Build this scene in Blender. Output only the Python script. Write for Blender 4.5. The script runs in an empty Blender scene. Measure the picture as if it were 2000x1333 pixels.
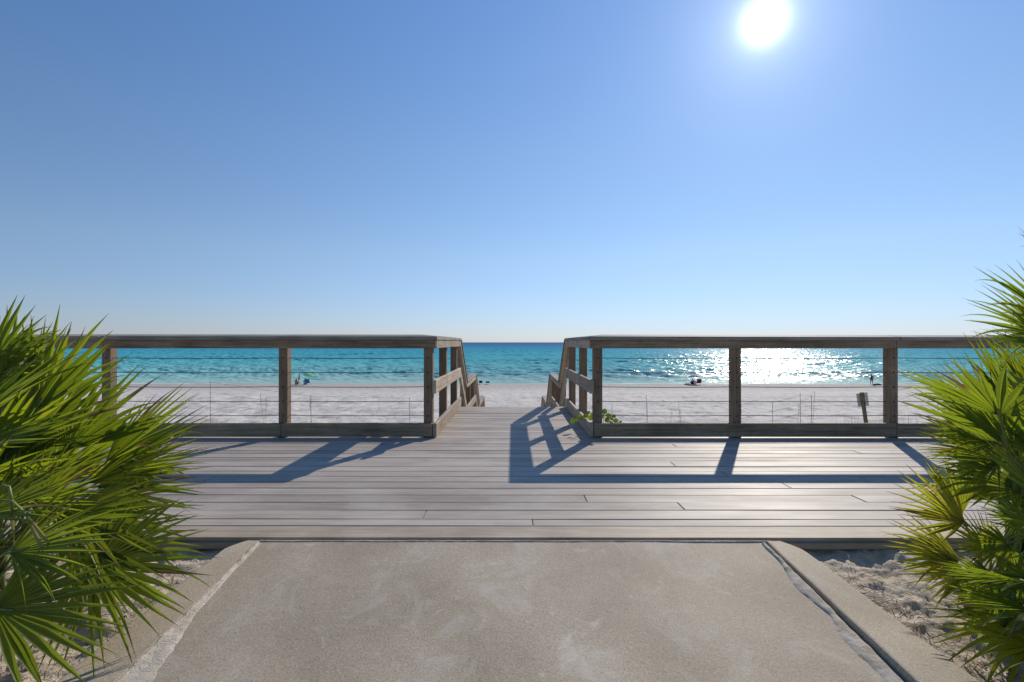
import bpy, bmesh, math, random
from mathutils import Vector, Matrix, noise

random.seed(7)
R = math.radians
S = bpy.context.scene
COL = S.collection

# ------------------------------------------------------------------ camera
EYE = 0.99
cam_d = bpy.data.cameras.new('camera')
cam_d.sensor_width = 36.0
cam_d.lens = 17.28
cam_d.clip_start = 0.05
cam_d.clip_end = 60000
cam = bpy.data.objects.new('camera', cam_d)
COL.objects.link(cam)
cam.location = (0, 0, EYE)
cam.rotation_euler = (R(90.15), 0, R(0.12))
S.camera = cam

# ------------------------------------------------------------------ light
SUN_EL, SUN_AZ = 30.2, 27.1            # azimuth to the right of straight ahead
sd = Vector((math.sin(R(SUN_AZ)) * math.cos(R(SUN_EL)), math.cos(R(SUN_AZ)) * math.cos(R(SUN_EL)), math.sin(R(SUN_EL))))
W = bpy.data.worlds.new('World')
S.world = W
W.use_nodes = True
wt = W.node_tree
wt.nodes.clear()


def wn(t, **k):
    n = wt.nodes.new(t)
    for a, b in k.items():
        setattr(n, a, b)
    return n


sky = wn('ShaderNodeTexSky', sky_type='NISHITA', sun_disc=False)
sky.sun_elevation = R(SUN_EL)
sky.sun_rotation = R(SUN_AZ)
sky.altitude = 0
sky.air_density = 1.0
sky.dust_density = 0.0
sky.ozone_density = 4.0
bg = wn('ShaderNodeBackground')
bg.inputs['Strength'].default_value = 0.1
# sea air: paler and bluer low down, a deeper blue higher up
tc0 = wn('ShaderNodeTexCoord')
sz = wn('ShaderNodeSeparateXYZ')
wt.links.new(tc0.outputs['Generated'], sz.inputs[0])
tr_ = wn('ShaderNodeValToRGB')
els = tr_.color_ramp.elements
for k_ in range(3):
    els.new(0.5)
for e_, (p_, c_) in zip(els, ((0.0, (0.57, 0.63, 0.92)), (0.06, (0.70, 0.73, 0.93)), (0.17, (0.90, 0.90, 0.95)), (0.36, (0.84, 0.97, 1.07)), (0.6, (0.58, 0.96, 1.24)))):
    e_.position = p_
    e_.color = (*c_, 1)
wt.links.new(sz.outputs[2], tr_.inputs[0])
tint = wn('ShaderNodeMix', data_type='RGBA', blend_type='MULTIPLY')
tint.inputs[0].default_value = 1.0
wt.links.new(sky.outputs[0], tint.inputs[6])
wt.links.new(tr_.outputs[0], tint.inputs[7])
wt.links.new(tint.outputs[2], bg.inputs['Color'])
# the sun seen through the bright air round it
tc = wn('ShaderNodeTexCoord')
nrm = wn('ShaderNodeVectorMath', operation='NORMALIZE')
wt.links.new(tc.outputs['Generated'], nrm.inputs[0])
dot = wn('ShaderNodeVectorMath', operation='DOT_PRODUCT')
dot.inputs[1].default_value = sd
wt.links.new(nrm.outputs[0], dot.inputs[0])
aco = wn('ShaderNodeMath', operation='ARCCOSINE', use_clamp=False)
wt.links.new(dot.outputs['Value'], aco.inputs[0])


def lobe(scale_deg, amp, power):
    d = wn('ShaderNodeMath', operation='DIVIDE')
    d.inputs[1].default_value = R(scale_deg)
    wt.links.new(aco.outputs[0], d.inputs[0])
    p = wn('ShaderNodeMath', operation='POWER')
    p.inputs[1].default_value = power
    wt.links.new(d.outputs[0], p.inputs[0])
    m = wn('ShaderNodeMath', operation='MULTIPLY')
    m.inputs[1].default_value = -1
    wt.links.new(p.outputs[0], m.inputs[0])
    e = wn('ShaderNodeMath', operation='EXPONENT')
    wt.links.new(m.outputs[0], e.inputs[0])
    a = wn('ShaderNodeMath', operation='MULTIPLY')
    a.inputs[1].default_value = amp
    wt.links.new(e.outputs[0], a.inputs[0])
    return a


l1, l2, l3 = lobe(0.6, 9.0, 1.0), lobe(3.8, 0.5, 1.0), lobe(30, 0.2, 1.0)
ad = wn('ShaderNodeMath', operation='ADD')
wt.links.new(l1.outputs[0], ad.inputs[0])
wt.links.new(l2.outputs[0], ad.inputs[1])
ad2 = wn('ShaderNodeMath', operation='ADD')
wt.links.new(ad.outputs[0], ad2.inputs[0])
wt.links.new(l3.outputs[0], ad2.inputs[1])
bg2 = wn('ShaderNodeBackground')
bg2.inputs['Color'].default_value = (0.93, 0.97, 1.0, 1)
wt.links.new(ad2.outputs[0], bg2.inputs['Strength'])
adds = wn('ShaderNodeAddShader')
wt.links.new(bg.outputs[0], adds.inputs[0])
wt.links.new(bg2.outputs[0], adds.inputs[1])
wo = wn('ShaderNodeOutputWorld')
wt.links.new(adds.outputs[0], wo.inputs['Surface'])

sl = bpy.data.lights.new('sun', 'SUN')
sl.energy = 4.0
sl.angle = R(0.55)
sl.color = (1.0, 0.92, 0.79)
so = bpy.data.objects.new('sun', sl)
COL.objects.link(so)
so.location = sd * 60
so.rotation_euler = (-sd).to_track_quat('-Z', 'Y').to_euler()

S.view_settings.view_transform = 'Standard'
S.view_settings.look = 'None'
S.view_settings.gamma = 1
S.view_settings.use_curve_mapping = False
S.view_settings.exposure = 0.05
S.cycles.use_denoising = True
S.cycles.max_bounces = 8
S.cycles.transparent_max_bounces = 8
S.cycles.sample_clamp_indirect = 6

# ------------------------------------------------------------------ helpers


def U(px, py, d):
    """a point seen at pixel (px, py) of the photograph, d metres ahead"""
    return Vector(((px - 1002) / 960 * d, d, EYE - (py - 669) / 960 * d))


def props(o, label=None, cat=None, group=None, kind=None):
    if label:
        o['label'] = label
    if cat:
        o['category'] = cat
    if group:
        o['group'] = group
    if kind:
        o['kind'] = kind
    return o


def empty(name, loc, label=None, cat=None, group=None, kind=None):
    o = bpy.data.objects.new(name, None)
    o.empty_display_size = 0.1
    COL.objects.link(o)
    o.location = loc
    return props(o, label, cat, group, kind)


def base_of(o):
    v = Vector((0, 0, 0))
    while o is not None:
        v += Vector(o.location)
        o = o.parent
    return v


def link(name, me, mat, parent=None, smooth=False):
    if mat is not None:
        me.materials.append(mat)
    if smooth:
        for p in me.polygons:
            p.use_smooth = True
    o = bpy.data.objects.new(name, me)
    COL.objects.link(o)
    if parent is not None:
        off = base_of(parent)
        me.transform(Matrix.Translation(-off))
        o.parent = parent
    return o


def from_bm(name, bm, mat, parent=None, smooth=False):
    me = bpy.data.meshes.new(name)
    bm.to_mesh(me)
    bm.free()
    return link(name, me, mat, parent, smooth)


def bm_beam(bm, p0, p1, w, h, up=(0, 0, 1), roll=0.0):
    """box from p0 to p1; w across, h along 'up'"""
    p0, p1 = Vector(p0), Vector(p1)
    a = (p1 - p0).normalized()
    upv = Vector(up)
    side = a.cross(upv).normalized()
    upv = side.cross(a).normalized()
    if roll:
        q = Matrix.Rotation(roll, 3, a)
        side, upv = q @ side, q @ upv
    vs = []
    for p in (p0, p1):
        for s, t in ((-1, -1), (1, -1), (1, 1), (-1, 1)):
            vs.append(bm.verts.new(p + side * (s * w / 2) + upv * (t * h / 2)))
    fs = [(0, 1, 2, 3), (7, 6, 5, 4), (0, 4, 5, 1), (1, 5, 6, 2), (2, 6, 7, 3), (3, 7, 4, 0)]
    for f in fs:
        bm.faces.new([vs[i] for i in f])
    return vs


def beam(name, mat, parent, p0, p1, w, h, up=(0, 0, 1), bev=0.005, roll=0.0):
    bm = bmesh.new()
    bm_beam(bm, p0, p1, w, h, up, roll)
    if bev:
        bmesh.ops.bevel(bm, geom=bm.edges[:], offset=bev, segments=1, affect='EDGES')
    bmesh.ops.recalc_face_normals(bm, faces=bm.faces[:])
    return from_bm(name, bm, mat, parent)


def bm_tube(bm, pts, rad, n=8, flat=1.0):
    pts = [Vector(p) for p in pts]
    if not isinstance(rad, (list, tuple)):
        rad = [rad] * len(pts)
    rings = []
    for i, p in enumerate(pts):
        a = (pts[min(i + 1, len(pts) - 1)] - pts[max(i - 1, 0)]).normalized()
        ref = Vector((0, 0, 1)) if abs(a.z) < 0.9 else Vector((1, 0, 0))
        s = a.cross(ref).normalized()
        t = s.cross(a).normalized()
        rings.append([bm.verts.new(p + (s * math.cos(2 * math.pi * k / n) + t * flat * math.sin(2 * math.pi * k / n)) * rad[i]) for k in range(n)])
    for i in range(len(rings) - 1):
        for k in range(n):
            bm.faces.new((rings[i][k], rings[i][(k + 1) % n], rings[i + 1][(k + 1) % n], rings[i + 1][k]))
    bm.faces.new(rings[0][::-1])
    bm.faces.new(rings[-1])


def tube(name, mat, parent, pts, rad, n=8, flat=1.0, smooth=True):
    bm = bmesh.new()
    bm_tube(bm, pts, rad, n, flat)
    bmesh.ops.recalc_face_normals(bm, faces=bm.faces[:])
    return from_bm(name, bm, mat, parent, smooth)


# ------------------------------------------------------------------ materials
class NT:
    def __init__(self, name):
        self.m = bpy.data.materials.new(name)
        self.m.use_nodes = True
        self.t = self.m.node_tree
        self.t.nodes.clear()
        self.out = self.n('ShaderNodeOutputMaterial')

    def n(self, typ, **k):
        nd = self.t.nodes.new(typ)
        for a, b in k.items():
            setattr(nd, a, b)
        return nd

    def l(self, a, b):
        self.t.links.new(a, b)

    def coords(self, scale=(1, 1, 1), kind='Object', rnd=False):
        c = self.n('ShaderNodeTexCoord')
        m = self.n('ShaderNodeMapping')
        m.inputs['Scale'].default_value = scale
        self.l(c.outputs[kind], m.inputs['Vector'])
        if rnd:
            oi = self.n('ShaderNodeObjectInfo')
            sc = self.n('ShaderNodeMath', operation='MULTIPLY')
            sc.inputs[1].default_value = 57.0
            self.l(oi.outputs['Random'], sc.inputs[0])
            cb = self.n('ShaderNodeCombineXYZ')
            for i in range(3):
                self.l(sc.outputs[0], cb.inputs[i])
            self.l(cb.outputs[0], m.inputs['Location'])
        return m.outputs[0]

    def noise(self, vec, scale, detail=4, rough=0.55, dist=0.0, out='Fac'):
        t = self.n('ShaderNodeTexNoise')
        t.inputs['Scale'].default_value = scale
        t.inputs['Detail'].default_value = detail
        t.inputs['Roughness'].default_value = rough
        t.inputs['Distortion'].default_value = dist
        self.l(vec, t.inputs['Vector'])
        return t.outputs[out]

    def ramp(self, fac, stops):
        r = self.n('ShaderNodeValToRGB')
        e = r.color_ramp.elements
        while len(e) < len(stops):
            e.new(0.5)
        for k, (p, c) in zip(e, stops):
            k.position = p
            k.color = (*c, 1) if len(c) == 3 else c
        self.l(fac, r.inputs[0])
        return r.outputs[0]

    def mix(self, fac, a, b, mode='MIX'):
        m = self.n('ShaderNodeMix', data_type='RGBA', blend_type=mode)
        for v, i in ((fac, 0), (a, 6), (b, 7)):
            if isinstance(v, (int, float)):
                m.inputs[i].default_value = v
            elif isinstance(v, tuple):
                m.inputs[i].default_value = (*v, 1)
            else:
                self.l(v, m.inputs[i])
        return m.outputs[2]

    def math(self, op, a, b=None, clamp=False):
        m = self.n('ShaderNodeMath', operation=op, use_clamp=clamp)
        for i, v in enumerate((a, b)):
            if v is None:
                continue
            if isinstance(v, (int, float)):
                m.inputs[i].default_value = v
            else:
                self.l(v, m.inputs[i])
        return m.outputs[0]

    def bump(self, h, strength=0.5, dist=0.01, prev=None):
        b = self.n('ShaderNodeBump')
        b.inputs['Strength'].default_value = strength
        b.inputs['Distance'].default_value = dist
        self.l(h, b.inputs['Height'])
        if prev is not None:
            self.l(prev, b.inputs['Normal'])
        return b.outputs[0]

    def principled(self, col, rough=0.7, spec=0.3, normal=None, metal=0.0):
        p = self.n('ShaderNodeBsdfPrincipled')
        if isinstance(col, tuple):
            p.inputs['Base Color'].default_value = (*col, 1)
        else:
            self.l(col, p.inputs['Base Color'])
        if isinstance(rough, (int, float)):
            p.inputs['Roughness'].default_value = rough
        else:
            self.l(rough, p.inputs['Roughness'])
        p.inputs['Specular IOR Level'].default_value = spec
        p.inputs['Metallic'].default_value = metal
        if normal is not None:
            self.l(normal, p.inputs['Normal'])
        return p

    def done(self, sh):
        self.l(sh.outputs[0] if hasattr(sh, 'outputs') else sh, self.out.inputs['Surface'])
        return self.m


def wood(name, axis, base, dark, pale, rough=0.75, spec=0.25, moss=0.0):
    t = NT(name)
    sc = [14, 14, 14]
    sc[axis] = 0.7
    v = t.coords(tuple(sc), rnd=True)
    g = t.noise(v, 3.0, 6, 0.65, 0.6)
    v2 = t.coords((2, 2, 2), rnd=True)
    b = t.noise(v2, 1.4, 4, 0.6)
    c = t.ramp(g, [(0.25, dark), (0.5, base), (0.78, pale)])
    bl = t.ramp(b, [(0.3, (0.72, 0.7, 0.68)), (0.7, (1.12, 1.1, 1.08))])
    c = t.mix(1.0, c, bl, 'MULTIPLY')
    oi = t.n('ShaderNodeObjectInfo')
    rv = t.ramp(oi.outputs['Random'], [(0.0, (0.85, 0.84, 0.84)), (1.0, (1.1, 1.1, 1.1))])
    c = t.mix(1.0, c, rv, 'MULTIPLY')
    # small knots and nail stains
    vo = t.n('ShaderNodeTexVoronoi')
    vo.inputs['Scale'].default_value = 1.0
    s3 = [9, 9, 9]
    s3[axis] = 2.6
    t.l(t.coords(tuple(s3), rnd=True), vo.inputs['Vector'])
    kn = t.ramp(vo.outputs['Distance'], [(0.04, (1, 1, 1)), (0.13, (0, 0, 0))])
    c = t.mix(t.math('MULTIPLY', kn, 0.55), c, dark)
    if moss:
        mo = t.ramp(t.noise(t.coords((1, 1, 1)), 2.2, 5, 0.7), [(0.5, (0, 0, 0)), (0.66, (1, 1, 1))])
        c = t.mix(t.math('MULTIPLY', mo, moss), c, (0.075, 0.085, 0.032))
    n = t.bump(g, 0.55, 0.004)
    return t.done(t.principled(c, rough, spec, n))


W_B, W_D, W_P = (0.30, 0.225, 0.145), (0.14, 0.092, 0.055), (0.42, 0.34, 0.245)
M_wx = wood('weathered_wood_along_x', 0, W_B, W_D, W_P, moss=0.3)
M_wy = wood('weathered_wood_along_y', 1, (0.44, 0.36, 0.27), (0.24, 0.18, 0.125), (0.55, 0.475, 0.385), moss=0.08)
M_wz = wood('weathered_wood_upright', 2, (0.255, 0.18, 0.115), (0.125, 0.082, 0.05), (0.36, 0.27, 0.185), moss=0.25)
M_cap = wood('weathered_cap_wood', 0, (0.31, 0.275, 0.235), (0.17, 0.14, 0.115), (0.42, 0.385, 0.345))
M_capy = wood('weathered_cap_wood_y', 1, (0.31, 0.275, 0.235), (0.17, 0.14, 0.115), (0.42, 0.385, 0.345))


def deck_mat():
    t = NT('deck_board_grey')
    v = t.coords((0.7, 16, 16), rnd=True)
    g = t.noise(v, 3.0, 6, 0.65, 0.4)
    c = t.ramp(g, [(0.25, (0.34, 0.293, 0.25)), (0.55, (0.43, 0.375, 0.325)), (0.85, (0.5, 0.445, 0.395))])
    oi = t.n('ShaderNodeObjectInfo')
    rv = t.ramp(oi.outputs['Random'], [(0.0, (0.80, 0.79, 0.79)), (1.0, (1.14, 1.12, 1.1))])
    st_ = t.ramp(t.noise(t.coords((0.8, 3.5, 1), rnd=True), 1.6, 5, 0.65), [(0.35, (0.82, 0.81, 0.8)), (0.6, (1.05, 1.05, 1.05))])
    c = t.mix(1.0, c, st_, 'MULTIPLY')
    c = t.mix(1.0, c, rv, 'MULTIPLY')
    # trodden sand dusted over the boards, more of it along the way to the stairs
    w = t.coords((1, 1, 1))
    s1 = t.noise(t.coords((0.9, 1.4, 1)), 1.6, 7, 0.68, 0.5)
    sx = t.n('ShaderNodeSeparateXYZ')
    t.l(w, sx.inputs[0])
    mid = t.math('SUBTRACT', 1.0, t.math('MULTIPLY', t.math('ABSOLUTE', sx.outputs[0]), 0.32), clamp=True)
    dust = t.ramp(t.math('ADD', s1, t.math('MULTIPLY', mid, 0.14)), [(0.56, (0, 0, 0)), (0.82, (1, 1, 1))])
    c = t.mix(t.math('MULTIPLY', dust, 0.55), c, (0.56, 0.50, 0.43))
    fine = t.noise(w, 260, 3, 0.6)
    hh = t.math('ADD', g, t.math('MULTIPLY', fine, 0.35))
    n = t.bump(hh, 0.28, 0.003)
    rg = t.ramp(t.noise(t.coords((0.5, 2, 2), rnd=True), 2.0, 4), [(0.3, (0.5, 0.5, 0.5)), (0.7, (0.62, 0.62, 0.62))])
    return t.done(t.principled(c, rg, 0.13, n))


M_deck = deck_mat()


def concrete(name, a, b, c_, stain, speck=0.62):
    t = NT(name)
    w = t.coords((1, 1, 1))
    big = t.noise(w, 1.7, 6, 0.62, 0.3)
    c = t.ramp(big, [(0.3, a), (0.5, b), (0.72, c_)])
    f1 = t.noise(w, 190, 4, 0.8)
    c = t.mix(speck, c, t.ramp(f1, [(0.34, (0.36, 0.34, 0.31)), (0.5, (1, 1, 1)), (0.66, (1.6, 1.58, 1.52))]), 'MULTIPLY')
    f2 = t.noise(w, 90, 4, 0.75)
    c = t.mix(0.22, c, t.ramp(f2, [(0.35, (0.6, 0.58, 0.55)), (0.65, (1.3, 1.28, 1.25))]), 'MULTIPLY')
    # pale sandy scuffs, dark spots
    s1 = t.noise(t.coords((1.3, 1, 1)), 3.3, 7, 0.7, 0.8)
    sc = t.ramp(s1, [(0.52, (0, 0, 0)), (0.66, (1, 1, 1))])
    c = t.mix(t.math('MULTIPLY', sc, stain), c, (0.62, 0.55, 0.465))
    s2 = t.noise(w, 6.0, 5, 0.72, 1.0)
    sc2 = t.ramp(s2, [(0.61, (0, 0, 0)), (0.69, (1, 1, 1))])
    c = t.mix(t.math('MULTIPLY', sc2, stain * 0.9), c, (0.7, 0.64, 0.56))
    vo = t.n('ShaderNodeTexVoronoi')
    vo.inputs['Scale'].default_value = 7.0
    t.l(w, vo.inputs['Vector'])
    dk = t.ramp(vo.outputs['Distance'], [(0.02, (1, 1, 1)), (0.05, (0, 0, 0))])
    c = t.mix(t.math('MULTIPLY', dk, 0.5), c, (0.09, 0.075, 0.06))
    s4 = t.noise(w, 0.8, 4, 0.6)
    c = t.mix(0.8, c, t.ramp(s4, [(0.35, (0.8, 0.79, 0.77)), (0.65, (1.12, 1.12, 1.12))]), 'MULTIPLY')
    h = t.math('ADD', f1, t.math('MULTIPLY', f2, 1.2))
    n = t.bump(h, 0.4, 0.002)
    n = t.bump(big, 0.2, 0.02, n)
    return t.done(t.principled(c, 0.72, 0.3, n))


M_slab = concrete('slab_concrete', (0.365, 0.295, 0.215), (0.435, 0.355, 0.262), (0.495, 0.415, 0.318), 0.45)
M_curb = concrete('curb_concrete', (0.43, 0.345, 0.245), (0.5, 0.41, 0.30), (0.55, 0.465, 0.35), 0.25)
M_edge = wood('deck_edge_board', 0, (0.37, 0.305, 0.235), (0.26, 0.21, 0.16), (0.47, 0.405, 0.33), 0.65, 0.3)


def sand_mat(name, a, b, c_, scale=1.0, bstr=0.6):
    t = NT(name)
    w = t.coords((1, 1, 1))
    f = t.noise(w, 6 * scale, 7, 0.65, 0.3)
    c = t.ramp(f, [(0.3, a), (0.52, b), (0.72, c_)])
    g = t.noise(w, 400, 2, 0.6)
    c = t.mix(0.35, c, t.ramp(g, [(0.3, (0.6, 0.57, 0.53)), (0.7, (1.25, 1.25, 1.25))]), 'MULTIPLY')
    n = t.bump(t.noise(w, 28 * scale, 6, 0.7), bstr, 0.025 / scale)
    n = t.bump(g, 0.3, 0.002, n)
    return t.done(t.principled(c, 0.9, 0.15, n))


M_bed = sand_mat('bed_sand', (0.42, 0.345, 0.26), (0.58, 0.49, 0.385), (0.68, 0.59, 0.48))
M_drift = sand_mat('drifted_sand', (0.45, 0.38, 0.295), (0.56, 0.485, 0.395), (0.66, 0.585, 0.49), 2.0)


def beach_mat():
    t = NT('beach_sand')
    g = t.n('ShaderNodeNewGeometry')
    sx = t.n('ShaderNodeSeparateXYZ')
    t.l(g.outputs['Position'], sx.inputs[0])
    w = t.coords((1, 1, 1))
    f = t.noise(w, 0.9, 8, 0.7, 0.2)
    c = t.ramp(f, [(0.3, (0.50, 0.455, 0.41)), (0.5, (0.61, 0.565, 0.515)), (0.7, (0.68, 0.64, 0.59))])
    # trampled hollows darkened in the colour to stand for their shade
    v = t.noise(t.coords((0.75, 0.3, 1)), 2.2, 5, 0.62)
    c = t.mix(0.8, c, t.ramp(v, [(0.36, (0.66, 0.63, 0.62)), (0.5, (1, 1, 1))]), 'MULTIPLY')
    wr = t.ramp(t.noise(t.coords((0.05, 0.35, 1)), 1.0, 4, 0.6), [(0.55, (0, 0, 0)), (0.7, (1, 1, 1))])
    c = t.mix(t.math('MULTIPLY', wr, 0.28), c, (0.32, 0.27, 0.235))
    # the damp berm by the water
    dm = t.math('DIVIDE', t.math('SUBTRACT', sx.outputs[1], 58.0), 12.0, clamp=True)
    c = t.mix(t.math('MULTIPLY', dm, 0.62), c, (0.39, 0.33, 0.295))
    n = t.bump(v, 0.9, 0.12)
    n = t.bump(t.noise(w, 3.0, 6, 0.7), 0.6, 0.04, n)
    return t.done(t.principled(c, 0.9, 0.12, n))


M_beach = beach_mat()


def sea_mat():
    t = NT('sea_water')
    g = t.n('ShaderNodeNewGeometry')
    sx = t.n('ShaderNodeSeparateXYZ')
    t.l(g.outputs['Position'], sx.inputs[0])
    lg = t.math('LOGARITHM', sx.outputs[1], 10.0)
    wv = t.noise(t.coords((0.004, 0.02, 1)), 1.0, 5, 0.6)
    lg = t.math('ADD', lg, t.math('MULTIPLY', t.math('SUBTRACT', wv, 0.5), 0.35))
    f = t.math('DIVIDE', t.math('SUBTRACT', lg, 1.88), 1.42)
    c = t.ramp(f, [(0.0, (0.34, 0.53, 0.47)), (0.07, (0.24, 0.51, 0.48)), (0.22, (0.11, 0.46, 0.48)),
                   (0.45, (0.06, 0.38, 0.46)), (0.62, (0.045, 0.28, 0.42)), (0.8, (0.035, 0.17, 0.32)), (1.0, (0.04, 0.14, 0.28))])
    # light and dark of the swell painted as streaks, chop as tilted normals
    st = t.noise(t.coords((0.12, 0.35, 1)), 1.0, 5, 0.62)
    c = t.mix(0.55, c, t.ramp(st, [(0.36, (0.72, 0.78, 0.82)), (0.52, (1, 1, 1)), (0.68, (1.3, 1.16, 1.1))]), 'MULTIPLY')
    n1 = t.noise(t.coords((2.6, 1.6, 1)), 1.0, 5, 0.7, 0.2, out='Color')
    v = t.n('ShaderNodeVectorMath', operation='SUBTRACT')
    v.inputs[1].default_value = (0.5, 0.5, 0.5)
    t.l(n1, v.inputs[0])
    s = t.n('ShaderNodeVectorMath', operation='MULTIPLY')
    s.inputs[1].default_value = (0.8, 0.9, 0)
    t.l(v.outputs[0], s.inputs[0])
    a = t.n('ShaderNodeVectorMath', operation='ADD')
    t.l(g.outputs['Normal'], a.inputs[1])
    t.l(s.outputs[0], a.inputs[0])
    nm = t.n('ShaderNodeVectorMath', operation='NORMALIZE')
    t.l(a.outputs[0], nm.inputs[0])
    d = t.n('ShaderNodeBsdfDiffuse')
    t.l(c, d.inputs['Color'])
    gl = t.n('ShaderNodeBsdfGlossy')
    gl.inputs['Roughness'].default_value = 0.24
    t.l(nm.outputs[0], gl.inputs['Normal'])
    m = t.n('ShaderNodeMixShader')
    m.inputs[0].default_value = 0.1
    t.l(d.outputs[0], m.inputs[1])
    t.l(gl.outputs[0], m.inputs[2])
    return t.done(m)


M_sea = sea_mat()


def plain(name, col, rough=0.7, spec=0.3, var=0.25, metal=0.0, sc=30):
    t = NT(name)
    f = t.noise(t.coords((1, 1, 1)), sc, 4, 0.6)
    lo = tuple(x * (1 - var) for x in col)
    hi = tuple(min(1, x * (1 + var)) for x in col)
    c = t.ramp(f, [(0.3, lo), (0.7, hi)])
    return t.done(t.principled(c, rough, spec, t.bump(f, 0.15, 0.003), metal))


M_cable = plain('cable_steel', (0.07, 0.065, 0.06), 0.55, 0.3, 0.2, 0.3)
M_dark = plain('dark_timber', (0.12, 0.095, 0.07))  # plain dark brown timber of the joists and piles


def leaf_mat(name, green, glow, yellow, fac=0.45):
    t = NT(name)
    uv = t.n('ShaderNodeUVMap')
    s = t.n('ShaderNodeSeparateXYZ')
    t.l(uv.outputs[0], s.inputs[0])
    at = t.n('ShaderNodeAttribute', attribute_name='rnd')
    w = t.coords((1, 1, 1))
    n = t.noise(w, 9, 4, 0.6)
    oi = t.n('ShaderNodeObjectInfo')
    hue = t.math('ADD', t.math('MULTIPLY', at.outputs['Fac'], 0.4), t.math('MULTIPLY', n, 0.25))
    hue = t.math('ADD', hue, t.math('MULTIPLY', oi.outputs['Random'], 0.42))
    c = t.ramp(hue, [(0.1, tuple(x * 0.66 for x in green)), (0.5, green), (0.95, yellow)])
    # fine lengthwise veins
    cv = t.n('ShaderNodeCombineXYZ')
    t.l(t.math('ADD', t.math('MULTIPLY', s.outputs[0], 9.0), t.math('MULTIPLY', at.outputs['Fac'], 40)), cv.inputs[0])
    t.l(t.math('MULTIPLY', s.outputs[1], 1.3), cv.inputs[1])
    vein = t.noise(cv.outputs[0], 2.4, 3, 0.6)
    c = t.mix(0.6, c, t.ramp(vein, [(0.3, (0.7, 0.72, 0.65)), (0.7, (1.3, 1.25, 1.2))]), 'MULTIPLY')
    # the dry brown tips and yellowed edges of the leaf itself
    tip = t.math('ADD', s.outputs[1], t.math('MULTIPLY', t.math('SUBTRACT', n, 0.5), 0.35))
    dry = t.ramp(at.outputs['Fac'], [(0.91, (0, 0, 0)), (0.99, (1, 1, 1))])
    tip = t.math('ADD', tip, t.math('MULTIPLY', dry, 0.45))
    tf = t.ramp(tip, [(0.84, (0, 0, 0)), (0.97, (1, 1, 1))])
    c = t.mix(tf, c, (0.26, 0.18, 0.085))
    p = t.principled(c, 0.46, 0.35, t.bump(vein, 0.25, 0.002))
    tr = t.n('ShaderNodeBsdfTranslucent')
    tcol = t.mix(tf, t.ramp(hue, [(0.1, tuple(x * 0.6 for x in glow)), (0.6, glow), (0.95, (glow[0] * 1.5, glow[1] * 1.12, glow[2]))]), (0.16, 0.1, 0.04))
    tcol = t.mix(0.7, tcol, t.ramp(vein, [(0.3, (0.75, 0.75, 0.7)), (0.7, (1.2, 1.2, 1.2))]), 'MULTIPLY')
    t.l(tcol, tr.inputs['Color'])
    m = t.n('ShaderNodeMixShader')
    m.inputs[0].default_value = fac
    t.l(p.outputs[0], m.inputs[1])
    t.l(tr.outputs[0], m.inputs[2])
    return t.done(m)


M_leaf = leaf_mat('palmetto_leaf', (0.098, 0.15, 0.024), (0.38, 0.49, 0.02), (0.19, 0.21, 0.032))
M_leafy = leaf_mat('palmetto_leaf_young', (0.14, 0.17, 0.022), (0.5, 0.53, 0.03), (0.23, 0.22, 0.035), 0.5)
M_leafd = leaf_mat('palmetto_leaf_dry', (0.3, 0.29, 0.1), (0.34, 0.32, 0.1), (0.38, 0.35, 0.16), 0.35)
M_pet = plain('palmetto_stalk', (0.15, 0.19, 0.05), 0.5, 0.4, 0.35)
M_stem = plain('palmetto_stem_fibre', (0.12, 0.085, 0.055), 0.9, 0.1, 0.5)
M_vine = leaf_mat('vine_leaf', (0.06, 0.12, 0.02), (0.17, 0.27, 0.02), (0.13, 0.2, 0.04))
M_grass = plain('dune_grass', (0.33, 0.31, 0.15), 0.7, 0.2, 0.4)

# ------------------------------------------------------------------ the setting: ground, beach, sea
WL, WZ = 77.5, -5.55        # the waterline


def beach_z(d):
    pts = [(-50, -0.75), (2.2, -0.75), (4.5, -1.0), (7, -1.25), (10, -1.65), (14.5, -2.15), (20, -2.62), (40, -3.95), (60, -5.0), (70, -5.38), (WL, WZ), (90, -6.4), (140, -9)]
    for (a, za), (b, zb) in zip(pts, pts[1:]):
        if d <= b:
            k = (d - a) / (b - a)
            return za + (zb - za) * k
    return pts[-1][1]


def grid_mesh(name, xs_of, ys, zf, mat, kind, smooth=True):
    vs, fs = [], []
    nx = None
    for y in ys:
        xs = xs_of(y)
        nx = len(xs)
        for x in xs:
            vs.append((x, y, zf(x, y)))
    for j in range(len(ys) - 1):
        for i in range(nx - 1):
            a = j * nx + i
            fs.append((a, a + 1, a + nx + 1, a + nx))
    me = bpy.data.meshes.new(name)
    me.from_pydata(vs, [], fs)
    o = link(name, me, mat, None, smooth)
    return props(o, kind=kind)


def beach_h(x, y):
    z = beach_z(y)
    amp = 0.24 if y < 45 else 0.24 * max(0.12, 1 - (y - 45) / 14)
    if y < 6:
        amp = 0.06
    if y > WL - 6:
        amp *= 0.4
    p = Vector((x * 0.55, y * 0.42, 0.0))
    h = noise.noise(p) * 0.75 + noise.noise(p * 2.3 + Vector((7, 3, 0))) * 0.55 + noise.noise(p * 5.1 + Vector((1, 9, 0))) * 0.28
    h += 0.9 * noise.noise(Vector((x * 0.07, y * 0.1, 4)))
    # shore-side undulation so that the waterline wanders
    if y > 60:
        z += 0.035 * noise.noise(Vector((x * 0.03, y * 0.05, 2)))
    # level pad where the stairs land
    if abs(x) < 1.3 and 7 < y < 16:
        amp *= 0.2
    return z + amp * h


ys = [-45, -20, -8, 0, 3] + [4.5 * (140 / 4.5) ** (k / 330.0) for k in range(331)]
T = [(-1 + 2 * k / 259) for k in range(260)]


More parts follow.
